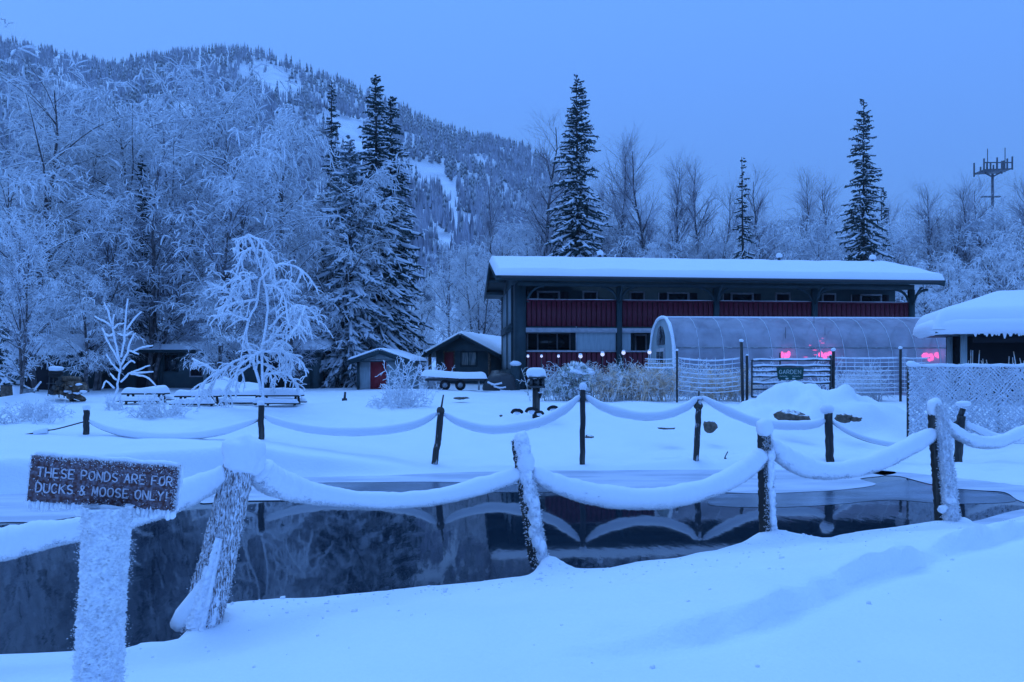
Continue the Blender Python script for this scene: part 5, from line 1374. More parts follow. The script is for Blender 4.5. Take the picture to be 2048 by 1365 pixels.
# picnic tables
def ptable(px_, py_, Y, label):
    x = WX(px_, Y); z = ground_z(x, Y)
    t = thing('picnic_table', label, 'picnic table', (x, Y, z - 0.13), 0.04, 'snow-covered picnic tables on the lawn'); t.scale = (0.74, 0.8, 0.86)
    MB().box((-0.9, -0.37, 0.50), (0.9, 0.37, 0.55)).build('table_top', M['post_dark'], t)
    for s_ in (-1, 1):
        MB().box((-0.9, s_ * 0.72 - 0.13, 0.24), (0.9, s_ * 0.72 + 0.13, 0.28)).build('bench', M['post_dark'], t)
        MB().slab(lambda U, V_: np.stack([U - 0.92, V_ + s_ * 0.72 - 0.15, 0 * U + 0.285], -1), 24, 8, 0.16, 0.12, 0.12, nz=0.25, seed=int(px_) + s_, lu=1.84, lv=0.3).build('bench_snow', M['snow_soft'], t, smooth=True)
        for e_ in (-1, 1): MB().beam((s_ * 0.68, e_ * 0.62, -0.2), (s_ * 0.68, e_ * 0.2, 0.50), 0.09, 0.05).build('leg', M['post_dark'], t)
    MB().slab(lambda U, V_: np.stack([U - 0.93, V_ - 0.40, 0 * U + 0.555], -1), 30, 16, 0.24, 0.22, 0.2, nz=0.35, seed=int(px_), lu=1.86, lv=0.8).build('table_snow', M['snow_soft'], t, smooth=True)
ptable(292, 800, 25.0, 'snow-covered picnic table behind the sapling')
ptable(398, 800, 24.0, 'snow-covered picnic table left of the weeping shrub')
ptable(486, 800, 25.2, 'snow-covered picnic table behind the weeping shrub')
ptable(562, 800, 23.8, 'snow-covered picnic table right of the weeping shrub')

# firewood heap, grill, barrel and pail at the left
YW_ = 26.5; xw = WX(139, YW_); zw_ = ground_z(xw, YW_)
fw = thing('firewood_heap', 'dark heap of split firewood dusted with snow at the far left', 'firewood', (xw, YW_, zw_)); fw.scale = (1.3, 1.2, 1.35)
rg = np.random.default_rng(77)
for k in range(26):
    row = int(k ** 0.5 * 1.1); a = rg.normal() * 0.3
    hx = rg.uniform(-0.52, 0.52) * (1 - row * 0.14); hz_ = 0.02 + row * 0.115
    P = np.array([[hx - 0.02, -0.2 + rg.normal() * .08, hz_], [hx + 0.15 * a, 0.25, hz_ + 0.05 * rg.normal()]])
    MB().tube(P, rg.uniform(0.06, 0.085), 5, jit=0.35).build('log', M['wood_brown'] if k % 3 else M['post_dark'], fw)
for k in range(7):
    MB().blob((rg.uniform(-.45, .45), -0.12, 0.15 + rg.random() * 0.45), (0.11, 0.09, 0.035), 0.3, seed=k, nu=10, nv=6).build('snow_pad', M['snow_soft'], fw, smooth=True)
gr = thing('barbecue_grill', 'dark barbecue grill with a flat pad of snow on its lid behind the firewood', 'grill', (WX(112, 27.5), 27.5, ground_z(WX(112, 27.5), 27.5)))
MB().blob((0, 0, 0.80), (0.24, 0.2, 0.15), 0.03, seed=1, p=0.8).build('lid', M['black'], gr, smooth=True)
for a, b in ((-.16, -.12), (.16, -.12), (-.16, .12), (.16, .12)): MB().beam((a * 1.3, b * 1.3, -0.1), (a, b, 0.7), .03, .03).build('leg', M['metal_dark'], gr)
MB().blob((0, 0, 0.98), (0.24, 0.2, 0.10), 0.08, seed=2, p=0.7).build('snow_cap', M['snow_soft'], gr, smooth=True)
MB().box((-.3, -.1, .42), (.3, .15, .46)).build('shelf', M['metal_dark'], gr)
ba = thing('oil_barrel', 'dark rusty barrel at the left edge of the view', 'barrel', (WX(14, 28), 28, ground_z(WX(14, 28), 28)))
MB().tube([(0, 0, -0.1), (0, 0, 0.20), (0, 0, .22), (0, 0, .24), (0, 0, 0.52)], [.2, .2, .215, .2, .2], 16).build('drum', M['rock'], ba, smooth=True)
MB().tube([(0, 0, 0.52), (0, 0, 0.55)], .212, 16).build('rim', M['metal_dark'], ba)
pa = thing('white_pail', 'white pail standing between the barrel and the pale birch trunk', 'pail', (WX(33, 27.5), 27.5, ground_z(WX(33, 27.5), 27.5)))
MB().tube([(0, 0, -0.02), (0, 0, 0.42)], [.10, .13], 14).build('bucket', M['snow_soft'], pa, smooth=True); MB().tube([(0, 0, 0.42), (0, 0, 0.45)], .138, 14).build('rim', M['white_trim'], pa)
bx_ = thing('metal_tub', 'grey metal tub with a snowy stick in it right of the pale birch trunk', 'tub', (WX(58, 28), 28, ground_z(WX(58, 28), 28)))
MB().tube([(0, 0, -.05), (0, 0, .36)], [.17, .2], 14).build('bucket', M['metal_grey'], bx_, smooth=True); MB().tube([(0.1, 0, .2), (.45, 0, .62)], .035, 6, jit=.4).build('stick', M['white_frost'], bx_)

# ------------------------------------------------------------------ radio mast
YM = 170; xm = WX(1985, YM); zm = 1.4; 
mast = thing('radio_mast', 'tall dark radio mast with an antenna platform above the right-hand trees', 'mast', (xm, YM, zm))
mz = lambda p: WZ(p, YM) - zm; mx = lambda p: (p - 1985) / FPX * YM
MB().tube([(0, 0, 0), (0, 0, mz(348))], [0.5, 0.26], 8).build('pole', M['mast_steel'], mast, smooth=True)
MB().prism([(mx(1958), mz(346)), (mx(2013), mz(343)), (mx(2013), mz(341)), (mx(1958), mz(343))], 1, -1.8, 1.8).build('platform', M['mast_steel'], mast)
for sx_ in (-1, 1):
    MB().beam((0, 0, mz(354)), (mx(1985 + 18 * sx_), 0, mz(345)), .3, .3).build('strut', M['mast_steel'], mast)
for k, p in enumerate((1958, 1971, 1984, 1997, 2004, 2014)):
    for y in (-1.8, 1.8): MB().box((mx(p) - .13, y - .13, mz(350 if k in (0,) else 344)), (mx(p) + .13, y + .13, mz([322, 330, 320, 326, 322, 318][k]))).build('antenna', M['mast_steel'], mast)
MB().box((mx(1958), -1.9, mz(331)), (mx(2013), -1.7, mz(329))).build('guard_rail', M['mast_steel'], mast)
for p, t_ in ((1975, 298), (2010, 296)): MB().tube([(mx(p), 0, mz(345)), (mx(p), 0, mz(t_))], 0.10, 5).build('whip_aerial', M['mast_steel'], mast)
MB().box((mx(1962), -.4, mz(395)), (mx(2000), .4, mz(393))).build('lower_arm', M['mast_steel'], mast)

# ------------------------------------------------------------------ pavilion with its deep snow at the right
YP = 26.0; pv_x = WX(1922, YP); pz = ground_z(pv_x, YP)
pv = thing('snowy_pavilion', 'open dark pavilion under a very deep rounded roof of snow at the right edge', 'pavilion', (pv_x, YP, pz), R(-20))
qx = lambda p, Y=YP: WX(p, Y) - pv_x
pzz = lambda p, Y=YP: WZ(p, Y) - pz
PWd = 6.0; PD = 2.6; he = pzz(668)
for (a, b) in ((0.1, 0.1), (PWd / 2, 0.1), (PWd - .1, 0.1), (0.1, PD - .1), (PWd - .1, PD - .1)):
    MB().box((a - .09, b - .09, -.2), (a + .09, b + .09, he)).build('post', M['pale_panel'] if a < 1 else M['green_trim'], pv)
MB().box((-0.9, -0.75, he + .002), (PWd + .9, PD + .75, he + .12)).build('roof_deck', M['green_trim'], pv)
MB().box((0, PD - .05, -.2), (PWd, PD, he)).build('back_wall', M['dark_wall_opening'], pv)
MB().box((PWd - .05, 0.25, -.2), (PWd, PD - .25, he)).build('side_wall', M['dark_wall_opening'], pv)
MB().box((0.5, 0.6, he - 0.30), (PWd, 0.7, he)).build('valance', M['dark_wall_opening'], pv)
RW, RD = PWd + 2.0, PD + 2.0
def hip(U, V_):
    d = np.minimum(np.minimum(U, RW - U) * 0.92, np.minimum(V_, RD - V_) * 1.0)
    return np.stack([U - 1.0, V_ - 0.95, he + 0.12 + np.clip(d, 0, 2.2) * 0.36], -1)
MB().slab(hip, 90, 70, 0.62, 0.42, 0.42, nz=0.05, seed=8, lu=RW, lv=RD).build('roof_snow', M['snow_soft'], pv, smooth=True)
# bulging underside lip of the snow
lip = [(-0.92, -0.80), (PWd / 2, -0.84), (PWd + .92, -0.80)]
Pl = np.array([(-0.85, PD, he + .22), (-0.88, PD / 2, he + .22), (-0.85, -0.30, he + .22), (-0.55, -0.72, he + .22), (0.4, -0.76, he + .22), (2.0, -0.76, he + .22), (3.6, -0.76, he + .22), (5.2, -0.76, he + .22), (PWd + .8, -0.76, he + .22)])
MB().tube(crom(Pl, 6), 0.27, 10, jit=0.05).build('snow_lip', M['snow_soft'], pv, smooth=True)
rg = np.random.default_rng(33)
fr = MB()
for k in range(70):
    x = rg.uniform(0.2, PWd); L = rg.uniform(0.05, 0.16) * (1.8 if k % 5 == 0 else 1)
    fr.tube([(x, -0.70 + rg.normal() * .04, he + .06), (x, -0.70, he + .02 - L)], [0.09, 0.02], 5, jit=.5)
fr.build('frost_fringe', M['snow_soft'], pv, kind='stuff')
# bare frosted stalks before the dark interior
stq = MB()
for k in range(26):
    x = 0.15 + 1.9 * rg.random() ** 1.3 + (0 if k < 20 else 2.5 * rg.random()); z1 = rg.uniform(0.9, 1.9)
    stq.tube(crom([(x, 0.3, 0), (x + rg.normal() * .05, .3, z1 * .5), (x + rg.normal() * .1, .3, z1)], 3), 0.014, 4, jit=.4)
stq.build('dry_stalks', M['dry_stem'], pv, kind='stuff')

# ------------------------------------------------------------------ chain-link fence
YC = 18.9; xc = WX(1818, YC); zc = ground_z(xc, YC) - 0.05
cf = thing('chain_link_fence', 'chain-link fence completely rimed with frost at the right edge', 'fence', (xc, YC, zc), R(-2))
CW = 4.2; Hc_ = WZ(730, YC) - zc
net = MB(); pch = 0.10
for k in range(int((CW + Hc_) / pch) + 1):
    s0 = k * pch
    for sg in (1, -1):
        if sg == 1: a = (min(s0, CW), max(0, s0 - CW)); b = (max(0, s0 - Hc_), min(s0, Hc_))
        else: a = (CW - min(s0, CW), max(0, s0 - CW)); b = (CW - max(0, s0 - Hc_), min(s0, Hc_))
        P = np.array([(a[0] + (b[0] - a[0]) * q, 0.02 * math.sin(q * 40 + k + sg), a[1] + (b[1] - a[1]) * q) for q in np.linspace(0, 1, 9)])
        P += rng.normal(size=P.shape) * 0.016
        net.tube(P, 0.015, 4, jit=0.8, caps=False)
net.build('mesh_net', M['wire_frost'], cf, kind='stuff')
fm = MB(); n_ = 10000; Pn = np.stack([rg.uniform(0, CW, n_), rg.normal(size=n_) * .02, rg.uniform(0, Hc_, n_)], -1)
flakes(fm, Pn, unit(rg.normal(size=(n_, 3)) * (1, 1, 1)), 0.045, rg); fm.build('rime', M['rime'], cf, kind='stuff')
for x in (0.0, 2.23, 4.2):
    p_ = MB().tube([(x, 0.05, -.2), (x, 0.05, Hc_)], 0.035, 8).build('post', M['metal_grey'] if x else M['post_frosty'], cf, smooth=True)
MB().tube([(q, 0, Hc_ - .02 + 0.01 * math.sin(9 * q)) for q in np.linspace(0, CW, 40)], 0.045, 7, jit=.5).build('top_rail_snow', M['snow_soft'], cf, smooth=True)
MB().tube([(0, 0.02, Hc_ - .06), (CW, 0.02, Hc_ - .06)], 0.025, 7).build('top_rail', M['metal_grey'], cf, smooth=True)
MB().blob((0.05, 0, Hc_ + .02), (.12, .1, .08), .1, seed=4).build('snow_cap', M['snow_soft'], cf, smooth=True)
# ------------------------------------------------------------------ rope fences
def px_path(rows):
    """rows: px, py, radius in photo pixels, distance -> world points and radii"""
    A = crom(np.array(rows, float), 8)
    P = np.array([W(a[0], a[1], a[3]) for a in A]); r_ = A[:, 2] / FPX * A[:, 3]
    return P, np.clip(r_, 0.008, None)
def rope_span(rows, label, group, fringe=False, seed=0, bare=None):
    P, r_ = px_path(rows)
    mid = P[len(P) // 2]
    t = thing('snowy_rope', label, 'rope', mid, 0, group)
    n = 18 if fringe else 10
    rg = np.random.default_rng(seed)
    nz = 1 + 0.10 * fnoise(np.arange(len(P)) * 0.35 + seed * 9, np.zeros(len(P)), 1.0, 3)
    rr = r_ * nz
    rr[0] *= 0.55; rr[-1] *= 0.55; rr[1] *= 0.85; rr[-2] *= 0.85
    if bare is None:
        # densify for a rounded, slightly uneven body of snow
        Pd = resample(P, len(P) * (3 if fringe else 1)); rd = resample(rr[:, None], len(Pd))[:, 0]
        rd = rd * (1 + 0.16 * fnoise(np.arange(len(Pd)) * 0.16 + seed, np.ones(len(Pd)) * seed, 1.0, 2))
        MB().tube(Pd, rd, n, sx=1.0, sz=1.04, jit=0.035).build('snow_load', M['snow_soft'], t, smooth=True, world=True)
    else:
        k0, k1 = bare
        MB().tube(P[k0:k1], rr[k0:k1] * 2.6, 8, jit=0.3).build('snow_load', M['snow_soft'], t, smooth=True, world=True)
    Pr = P.copy(); 
    if bare is None: Pr[:, 2] -= rr * 0.86
    MB().tube(Pr, 0.018 if bare is None else 0.016, 6).build('cord', M['rope'], t, smooth=True, world=True)
    if fringe:
        m = 5200; k = rg.random(m) * (len(P) - 1.01); i = k.astype(int); f = (k - i)[:, None]
        Pc = P[i] * (1 - f) + P[i + 1] * f; rc = rr[i] * (1 - f[:, 0]) + rr[i + 1] * f[:, 0]
        T = unit(P[i + 1] - P[i]); U = unit(np.cross(T, (0, 0, 1.0))); V_ = np.cross(U, T)
        a = -math.pi / 2 + rg.normal(size=m) * 0.36
        N = U * np.cos(a)[:, None] + V_ * np.sin(a)[:, None]
        mb = MB(); flakes(mb, Pc + N * rc[:, None] * 0.99, N, 0.017, rg, 0.5)
        mb.build('rime', M['rime'], t, world=True, kind='stuff')
    return t
GF = 'snow-laden rope spans of the far fence'
GN = 'snow-laden rope spans of the near fence'
YR = 16.4
def far(rows): return [(a, b, c * 1.22, YR) for a, b, c in rows]
rope_span(far([(-60, 882, 1.6), (0, 877, 1.7), (60, 868, 1.7), (90, 862, 1.7), (115, 858, 1.7), (168, 844, 1.7)]), 'thin dark rope with one short lump of snow, far left span of the far fence', GF, bare=(18, 27))
rope_span(far([(178, 842, 3), (210, 856, 5), (250, 866, 6.5), (310, 873, 7), (380, 872, 7), (450, 861, 6.5), (515, 840, 3.5)]), 'snow-laden rope between the first two far posts', GF, seed=1)
rope_span(far([(530, 833, 4), (560, 845, 6), (620, 858, 7), (690, 863, 7.5), (770, 860, 7.5), (835, 847, 7), (874, 827, 4)]), 'snow-laden rope between the second far post and the leaning thin one', GF, seed=2)
rope_span(far([(888, 828, 4), (920, 845, 6.5), (975, 858, 8), (1030, 855, 8.5), (1085, 842, 8.5), (1130, 818, 7), (1160, 792, 4)]), 'snow-laden rope sagging left of the tall straight far post', GF, seed=3)
rope_span(far([(1172, 792, 4), (1200, 811, 7), (1240, 825, 7.5), (1285, 832, 8), (1335, 828, 8), (1375, 812, 6.5), (1394, 795, 4)]), 'snow-laden rope between the tall straight far post and the knotted one', GF, seed=4)
rope_span(far([(1404, 794, 4), (1435, 812, 6.5), (1480, 833, 7.5), (1525, 847, 7.5), (1580, 851, 7.5), (1625, 849, 7), (1650, 841, 4)]), 'snow-laden rope running down to the wide dark far post', GF, seed=5)
rope_span(far([(1664, 843, 3), (1695, 863, 3.8), (1740, 880, 4), (1790, 889, 4), (1840, 888, 4), (1885, 873, 4), (1910, 855, 3.5)]), 'thinly coated rope right of the wide dark far post', GF, seed=6)
rope_span([(1928, 846, 5, 16.4), (1960, 860, 7, 16.3), (1990, 872, 6.5, 16.2), (2048, 882, 6, 15.8), (2110, 872, 6, 15.4), (2180, 835, 5, 15)], 'snow-laden rope leaving the braced far post towards the right edge', GF, seed=7)

def far_post(px0, py0, px1, py1, r_, label, cap=None, m_='post_dark', knots=False):
    b = W(px0, py0, YR); tp = W(px1, py1, YR)
    t = thing('rope_post', label, 'post', (b[0], b[1], b[2]), 0, 'posts of the far rope fence')
    b2 = b - np.array([0, 0, 0.3]); P = np.linspace(b2, tp, 14)
    P[:, :2] += rng.normal(size=(14, 2)) * 0.006
    MB().tube(P, r_, 10, jit=0.10).build('pole', M[m_], t, smooth=True, world=True)
    if cap: MB().blob(W(px1 + cap[0], py1 - cap[1] * 0.6, YR), (cap[2] / FPX * YR, cap[2] / FPX * YR * .8, cap[1] / FPX * YR), 0.12, seed=int(px0)).build('snow_cap', M['snow_soft'], t, smooth=True, world=True)
    return t
far_post(172, 896, 173, 820, 0.062, 'first dark far post, cut off square beside the bare rope', (0, 7, 8))
far_post(523, 884, 522, 811, 0.065, 'second dark far post, seen above the great snow cap', (0, 6, 7))
p = far_post(865, 937, 882, 826, 0.070, 'leaning far post with a thin stake tied to its top', None, 'post_frosty')
MB().tube([W(880, 832, YR), W(887, 790, YR)], [0.03, 0.016], 7).build('stake', M['post_dark'], p, world=True)
MB().blob(W(881, 822, YR), (0.085, 0.07, 0.09), 0.15, seed=3).build('knot', M['rope'], p, smooth=True, world=True)
MB().blob(W(862, 942, YR - .1), (0.22, 0.16, 0.09), 0.35, seed=13).build('root_snow', M['snow_soft'], p, smooth=True, world=True)
p = far_post(1164, 932, 1166, 780, 0.060, 'tall straight far post with a frosty knob on top', (0, 9, 8))
p = far_post(1391, 921, 1398, 800, 0.065, 'leaning knotted far post, pale frost down its side', (0, 5, 6), 'post_frosty')
MB().blob(W(1396, 812, YR), (0.10, 0.08, 0.085), 0.15, seed=5).build('knot', M['rope'], p, smooth=True, world=True)
MB().tube([W(1397, 805, YR), W(1398, 782, YR)], [0.03, 0.016], 7).build('stake', M['post_dark'], p, world=True)
far_post(1660, 922, 1657, 826, 0.088, 'wide dark far post with a soft cushion of snow', (-4, 11, 15))
p = far_post(1913, 940, 1922, 832, 0.085, 'braced dark far post with a flat snow cap near the right edge', None)
MB().tube([W(1921, 832, YR), W(1926, 818, YR)], 0.06, 8).build('neck', M['post_dark'], p, smooth=True, world=True)
MB().blob(W(1927, 808, YR), (0.16, 0.13, 0.07), 0.1, seed=7).build('snow_cap', M['snow_soft'], p, smooth=True, world=True)
MB().beam(W(1903, 852, YR - .05), W(1926, 836, YR - .02), 0.05, 0.05).build('brace', M['post_dark'], p, world=True)

# ---- near fence
rope_span([(-260, 1112, 40, 4.7), (-120, 1103, 34, 4.9), (0, 1088, 31, 5.1), (80, 1070, 27, 5.2), (160, 1057, 21, 5.3), (250, 1033, 24, 5.45), (340, 1000, 26, 5.65), (410, 968, 24, 5.8), (462, 944, 18, 5.9)], 'thick snow-laden rope coming in from the left behind the sign', GN, True, 11)
rope_span([(512, 925, 17, 5.95), (525, 945, 27, 6.0), (560, 967, 27, 6.15), (620, 984, 21, 6.4), (700, 996, 16, 6.7), (790, 1000, 14.5, 7.0), (880, 992, 15, 7.35), (960, 972, 16, 7.6), (1044, 945, 14, 7.85)], 'snow-laden rope between the great capped post and the slim frosted post', GN, True, 12)
rope_span([(1066, 942, 14, 7.85), (1110, 965, 18, 7.95), (1180, 986, 21, 8.1), (1260, 997, 21, 8.3), (1340, 994, 21, 8.5), (1420, 974, 20, 8.7), (1480, 945, 19, 8.85), (1530, 905, 17, 8.95)], 'thickest middle rope of snow with a rimed lower edge', GN, True, 13)
rope_span([(1541, 885, 13, 9.0), (1570, 912, 19, 9.05), (1610, 933, 20, 9.15), (1665, 941, 16, 9.25), (1740, 928, 17, 9.4), (1810, 897, 17, 9.5), (1872, 863, 13, 9.6)], 'snow-laden rope sagging left of the double frosted post', GN, True, 14)
rope_span([(1884, 838, 9, 9.6), (1905, 858, 11, 9.7), (1944, 880, 12, 9.9), (1990, 884, 11.5, 10.1), (2030, 870, 10.5, 10.3), (2090, 838, 10, 10.6), (2150, 790, 9, 10.9)], 'snow-laden rope running out of the view to the right', GN, True, 15)

def rough_log(A, B_, r0, r1, ridges, seed, n=36, K=60, amp=0.13, sx=1.0):
    """split, furrowed log from A to B"""
    rg = np.random.default_rng(seed)
    P = np.linspace(A, B_, K); a = np.arange(n) * 2 * math.pi / n
    T = unit(np.array(B_) - np.array(A)); U = unit(np.cross(T, (0, 1.0, 0))); V_ = np.cross(U, T)
    rr = np.linspace(r0, r1, K)[:, None] * np.ones((1, n))
    furrow = np.zeros((K, n))
    kk = np.linspace(0, 6, K)[:, None]
    for i in range(ridges):
        ph = rg.random() * 6.28; f = rg.integers(3, 9)
        furrow += np.cos(f * a[None] + ph + 0.5 * np.sin(kk * rg.uniform(.2, .8) + ph)) / ridges
    rr = rr * (1 + amp * 1.8 * furrow + amp * 1.2 * fnoise(np.tile(a * 3, (K, 1)), kk * 6 + 0 * a[None], 1.0, 3) + 0.05 * rg.normal(size=(K, n)))
    V = P[:, None] + rr[..., None] * (np.cos(a)[None, :, None] * U * sx + np.sin(a)[None, :, None] * V_)
    mb = MB(); i = np.arange(K - 1)[:, None] * n; j = np.arange(n)[None]; j2 = (j + 1) % n
    mb.add(V.reshape(-1, 3), np.stack([i + j, i + n + j, i + n + j2, i + j2], -1).reshape(-1, 4)[:, ::-1])
    nor = (np.cos(a)[None, :, None] * U + np.sin(a)[None, :, None] * V_) * np.ones((K, 1, 1))
    return mb, V.reshape(-1, 3), nor.reshape(-1, 3)
def rime_on(V, N, count, size, rg, keep=None):
    i = rg.integers(0, len(V), count)
    P = V[i] + rg.normal(size=(count, 3)) * 0.012; Nn = N[i]
    if keep is not None:
        k = keep(P, Nn, rg); P, Nn = P[k], Nn[k]
    mb = MB(); flakes(mb, P, Nn, size, rg, 0.55); return mb
rg = np.random.default_rng(55)
# post 1: leaning split log under a great cap of snow
Y1 = 5.9; A = W(398, 1262, Y1); B_ = W(480, 915, Y1)
p1 = thing('near_rope_post', 'leaning furrowed log post with a huge cap of snow', 'post', A, 0, 'posts of the near rope fence')
mb, V, N = rough_log(A, B_, 0.150, 0.105, 4, 1, sx=0.9, amp=0.08); mb.build('log', M['bark_rime'], p1, smooth=True, world=True)
mb, V2, N2 = rough_log(W(416, 1250, Y1 - .10), W(492, 920, Y1 - .03), 0.10, 0.075, 4, 2, amp=0.10); mb.build('log', M['bark_rime'], p1, smooth=True, world=True)
VV = np.vstack([V, V2]); NNN = np.vstack([N, N2])
zmid = WZ(1050, Y1)
rime_on(VV, NNN, 12000, 0.007, rg, lambda P, N_, g: g.random(len(P)) < np.clip(0.16 + 0.9 * (zmid - P[:, 2]) / 0.6 + 0.35 * (N_[:, 0] > 0.3), 0.10, 1) * (0.55 + fnoise(P[:, 0] * 9 + P[:, 1] * 5, P[:, 2] * 5, 1, 2))).build('rime', M['rime'], p1, world=True, kind='stuff')
cp = MB(); 
cp.blob(W(488, 910, Y1 - .02), (0.158, 0.15, 0.15), 0.16, seed=11, nu=40, nv=26, p=0.78, freq=1.9)
cp.build('snow_cap', M['snow_soft'], p1, smooth=True, world=True)
MB().blob(W(510, 925, Y1 - .02), (0.075, 0.08, 0.10), 0.1, seed=3, nu=20, nv=14).build('snow_shoulder', M['snow_soft'], p1, smooth=True, world=True)
MB().blob(W(470, 898, Y1 - .02), (0.11, 0.11, 0.10), 0.1, seed=5, nu=20, nv=14).build('snow_shoulder', M['snow_soft'], p1, smooth=True, world=True)
MB().tube([W(352, 1252, Y1 - .04), W(368, 1236, Y1 - .06), W(388, 1212, Y1 - .08), W(402, 1180, Y1 - .10), W(412, 1150, Y1 - .11)], [0.055, 0.085, 0.085, 0.055, 0.02], 14, jit=0.12).build('root_snow', M['snow_soft'], p1, smooth=True, world=True)
mb, V3, N3 = rough_log(W(408, 1252, Y1 - .13), W(446, 1075, Y1 - .10), 0.095, 0.05, 4, 12, n=48, K=70, amp=0.16); mb.build('frost_coat', M['rime'], p1, smooth=True, world=True)
mb, V3, N3 = rough_log(W(402, 1252, Y1 - .10), W(430, 1130, Y1 - .09), 0.120, 0.07, 4, 15, n=48, K=60, amp=0.12); mb.build('frost_coat', M['rime'], p1, smooth=True, world=True)
# post 2
Y2 = 7.85
A = W(1082, 1130, Y2); B_ = W(1040, 880, Y2)
p2 = thing('near_rope_post', 'slim leaning post plastered with lumpy frost on one side', 'post', A, 0, 'posts of the near rope fence')
mb, V, N = rough_log(A - np.array([.035, 0, 0]), B_ - np.array([.02, 0, 0]), 0.082, 0.07, 3, 3); mb.build('log', M['post_dark'], p2, smooth=True, world=True)
lum = MB()
for k in range(15):
    f = k / 14; c = A * (1 - f) + B_ * f + np.array([0.012 + rg.normal() * .008, -0.05, 0])
    lum.blob(c, (0.068 * rg.uniform(.85, 1.15), 0.07, 0.10), 0.22, seed=k, nu=12, nv=8)
lum.build('frost_coat', M['rime'], p2, smooth=True, world=True)
rime_on(V + np.array([.02, -.03, 0]), N, 8000, 0.014, rg, lambda P, N_, g: (N_[:, 0] > -0.2) | (g.random(len(P)) < .2)).build('rime', M['rime'], p2, world=True, kind='stuff')
MB().blob(W(1043, 886, Y2 - .02), (0.078, 0.08, 0.12), 0.12, seed=21, nu=20, nv=14, p=.85).build('snow_cap', M['snow_soft'], p2, smooth=True, world=True)
MB().blob(W(1052, 925, Y2 - .06), (0.085, 0.08, 0.11), 0.2, seed=24, nu=20, nv=14).build('snow_shoulder', M['snow_soft'], p2, smooth=True, world=True)
# post 3
Y3 = 8.95; A = W(1536, 1075, Y3); B_ = W(1529, 858, Y3)
p3 = thing('near_rope_post', 'upright near post, dark on the left and white with rime on the right', 'post', A, 0, 'posts of the near rope fence')
mb, V, N = rough_log(A - np.array([.01, 0, 0]), B_ - np.array([.01, 0, 0]), 0.085, 0.07, 3, 4); mb.build('log', M['post_dark'], p3, smooth=True, world=True)
rime_on(V, N, 12000, 0.014, rg, lambda P, N_, g: (N_[:, 0] > -0.45 + 0.25 * g.random(len(P)))).build('rime', M['rime'], p3, world=True, kind='stuff')
lum = MB()
for k in range(10):
    f = k / 12; c = A * (1 - f) + B_ * f + np.array([0.035 + rg.normal() * .008, -0.045, 0]); lum.blob(c, (0.052, 0.05, 0.09), 0.3, seed=k + 40, nu=12, nv=8)
lum.build('frost_coat', M['rime'], p3, smooth=True, world=True)
MB().blob(W(1529, 856, Y3 - .02), (0.095, 0.09, 0.11), 0.10, seed=31, nu=20, nv=14, p=.85).build('snow_cap', M['snow_soft'], p3, smooth=True, world=True)
# post 4: two logs side by side
Y4 = 9.6; A = W(1893, 1062, Y4); B_ = W(1872, 826, Y4)
p4 = thing('near_rope_post', 'double frosted post at the right with a dark stub beside its top', 'post', A, 0, 'posts of the near rope fence')
mb, V, N = rough_log(A + np.array([-.03, 0, 0]), B_ + np.array([0, 0.02, 0]), 0.085, 0.075, 3, 6); mb.build('log', M['post_dark'], p4, smooth=True, world=True)
mb, V2, N2 = rough_log(W(1905, 1058, Y4 - .12), W(1882, 812, Y4 - .08), 0.085, 0.05, 3, 7); mb.build('log', M['rime'], p4, smooth=True, world=True)
rime_on(V2, N2, 12000, 0.015, rg, lambda P, N_, g: g.random(len(P)) < 0.85).build('rime', M['rime'], p4, world=True, kind='stuff')
MB().blob(W(1868, 815, Y4), (0.085, 0.08, 0.12), 0.14, seed=41, nu=18, nv=12, p=.85).build('snow_cap', M['snow_soft'], p4, smooth=True, world=True)
MB().blob(W(1922, 1052, Y4 - .12), (0.16, 0.13, 0.10), 0.18, seed=44, nu=18, nv=12).build('root_snow', M['snow_soft'], p4, smooth=True, world=True)
for a, c in ((1886, 1018), (1902, 1000)): MB().blob(W(a, c, Y4 - .16), (0.06, 0.05, 0.05), 0.3, seed=a, nu=12, nv=8).build('frost_lump', M['rime'], p4, smooth=True, world=True)

# ------------------------------------------------------------------ the sign
YS = 3.1
sp = thing('sign_post', 'thick sign post completely furred with white rime', 'post', W(196, 1480, YS))
rs_ = np.random.default_rng(66)
A = W(190, 1500, YS); B_ = W(215, 1012, YS)
mb, V, N = rough_log(A, B_, 0.083, 0.083, 4, 8, n=84, K=230, amp=0.075); 
mb.build('log', M['rime'], sp, smooth=True, world=True)
rime_on(V, N, 14000, 0.0040, rs_, lambda P, N_, g: g.random(len(P)) < np.clip(0.5 + 2.2 * fnoise(P[:, 0] * 14 + P[:, 1] * 9, P[:, 2] * 14, 1, 2), 0.05, 1)).build('rime', M['rime'], sp, world=True, kind='stuff')
# board
TLc, TRc, BRc, BLc = W(63, 909, YS), W(357, 934, YS + .10), W(344, 1029, YS + .10), W(60, 1000, YS)
ctr = (TLc + TRc + BRc + BLc) / 4
ux = unit(((TRc - TLc) + (BRc - BLc)) / 2); uz = unit(((TLc - BLc) + (TRc - BRc)) / 2); uy = unit(np.cross(ux, uz)) * -1
bw = np.linalg.norm(TRc - TLc); bh = np.linalg.norm(TLc - BLc)
sg = bpy.data.objects.new('pond_sign', None); C.objects.link(sg)
Mx = Matrix(((ux[0], -uy[0] * -1, uz[0]), (ux[1], -uy[1] * -1, uz[1]), (ux[2], -uy[2] * -1, uz[2])))
zax = Vector(uz); xax = Vector(ux); yax = zax.cross(xax)
Mx = Matrix((xax, yax, zax)).transposed()
sg.matrix_world = Matrix.Translation(Vector(ctr)) @ Mx.to_4x4()
tag(sg, 'brown routed sign saying the ponds are for ducks and moose only', 'sign')
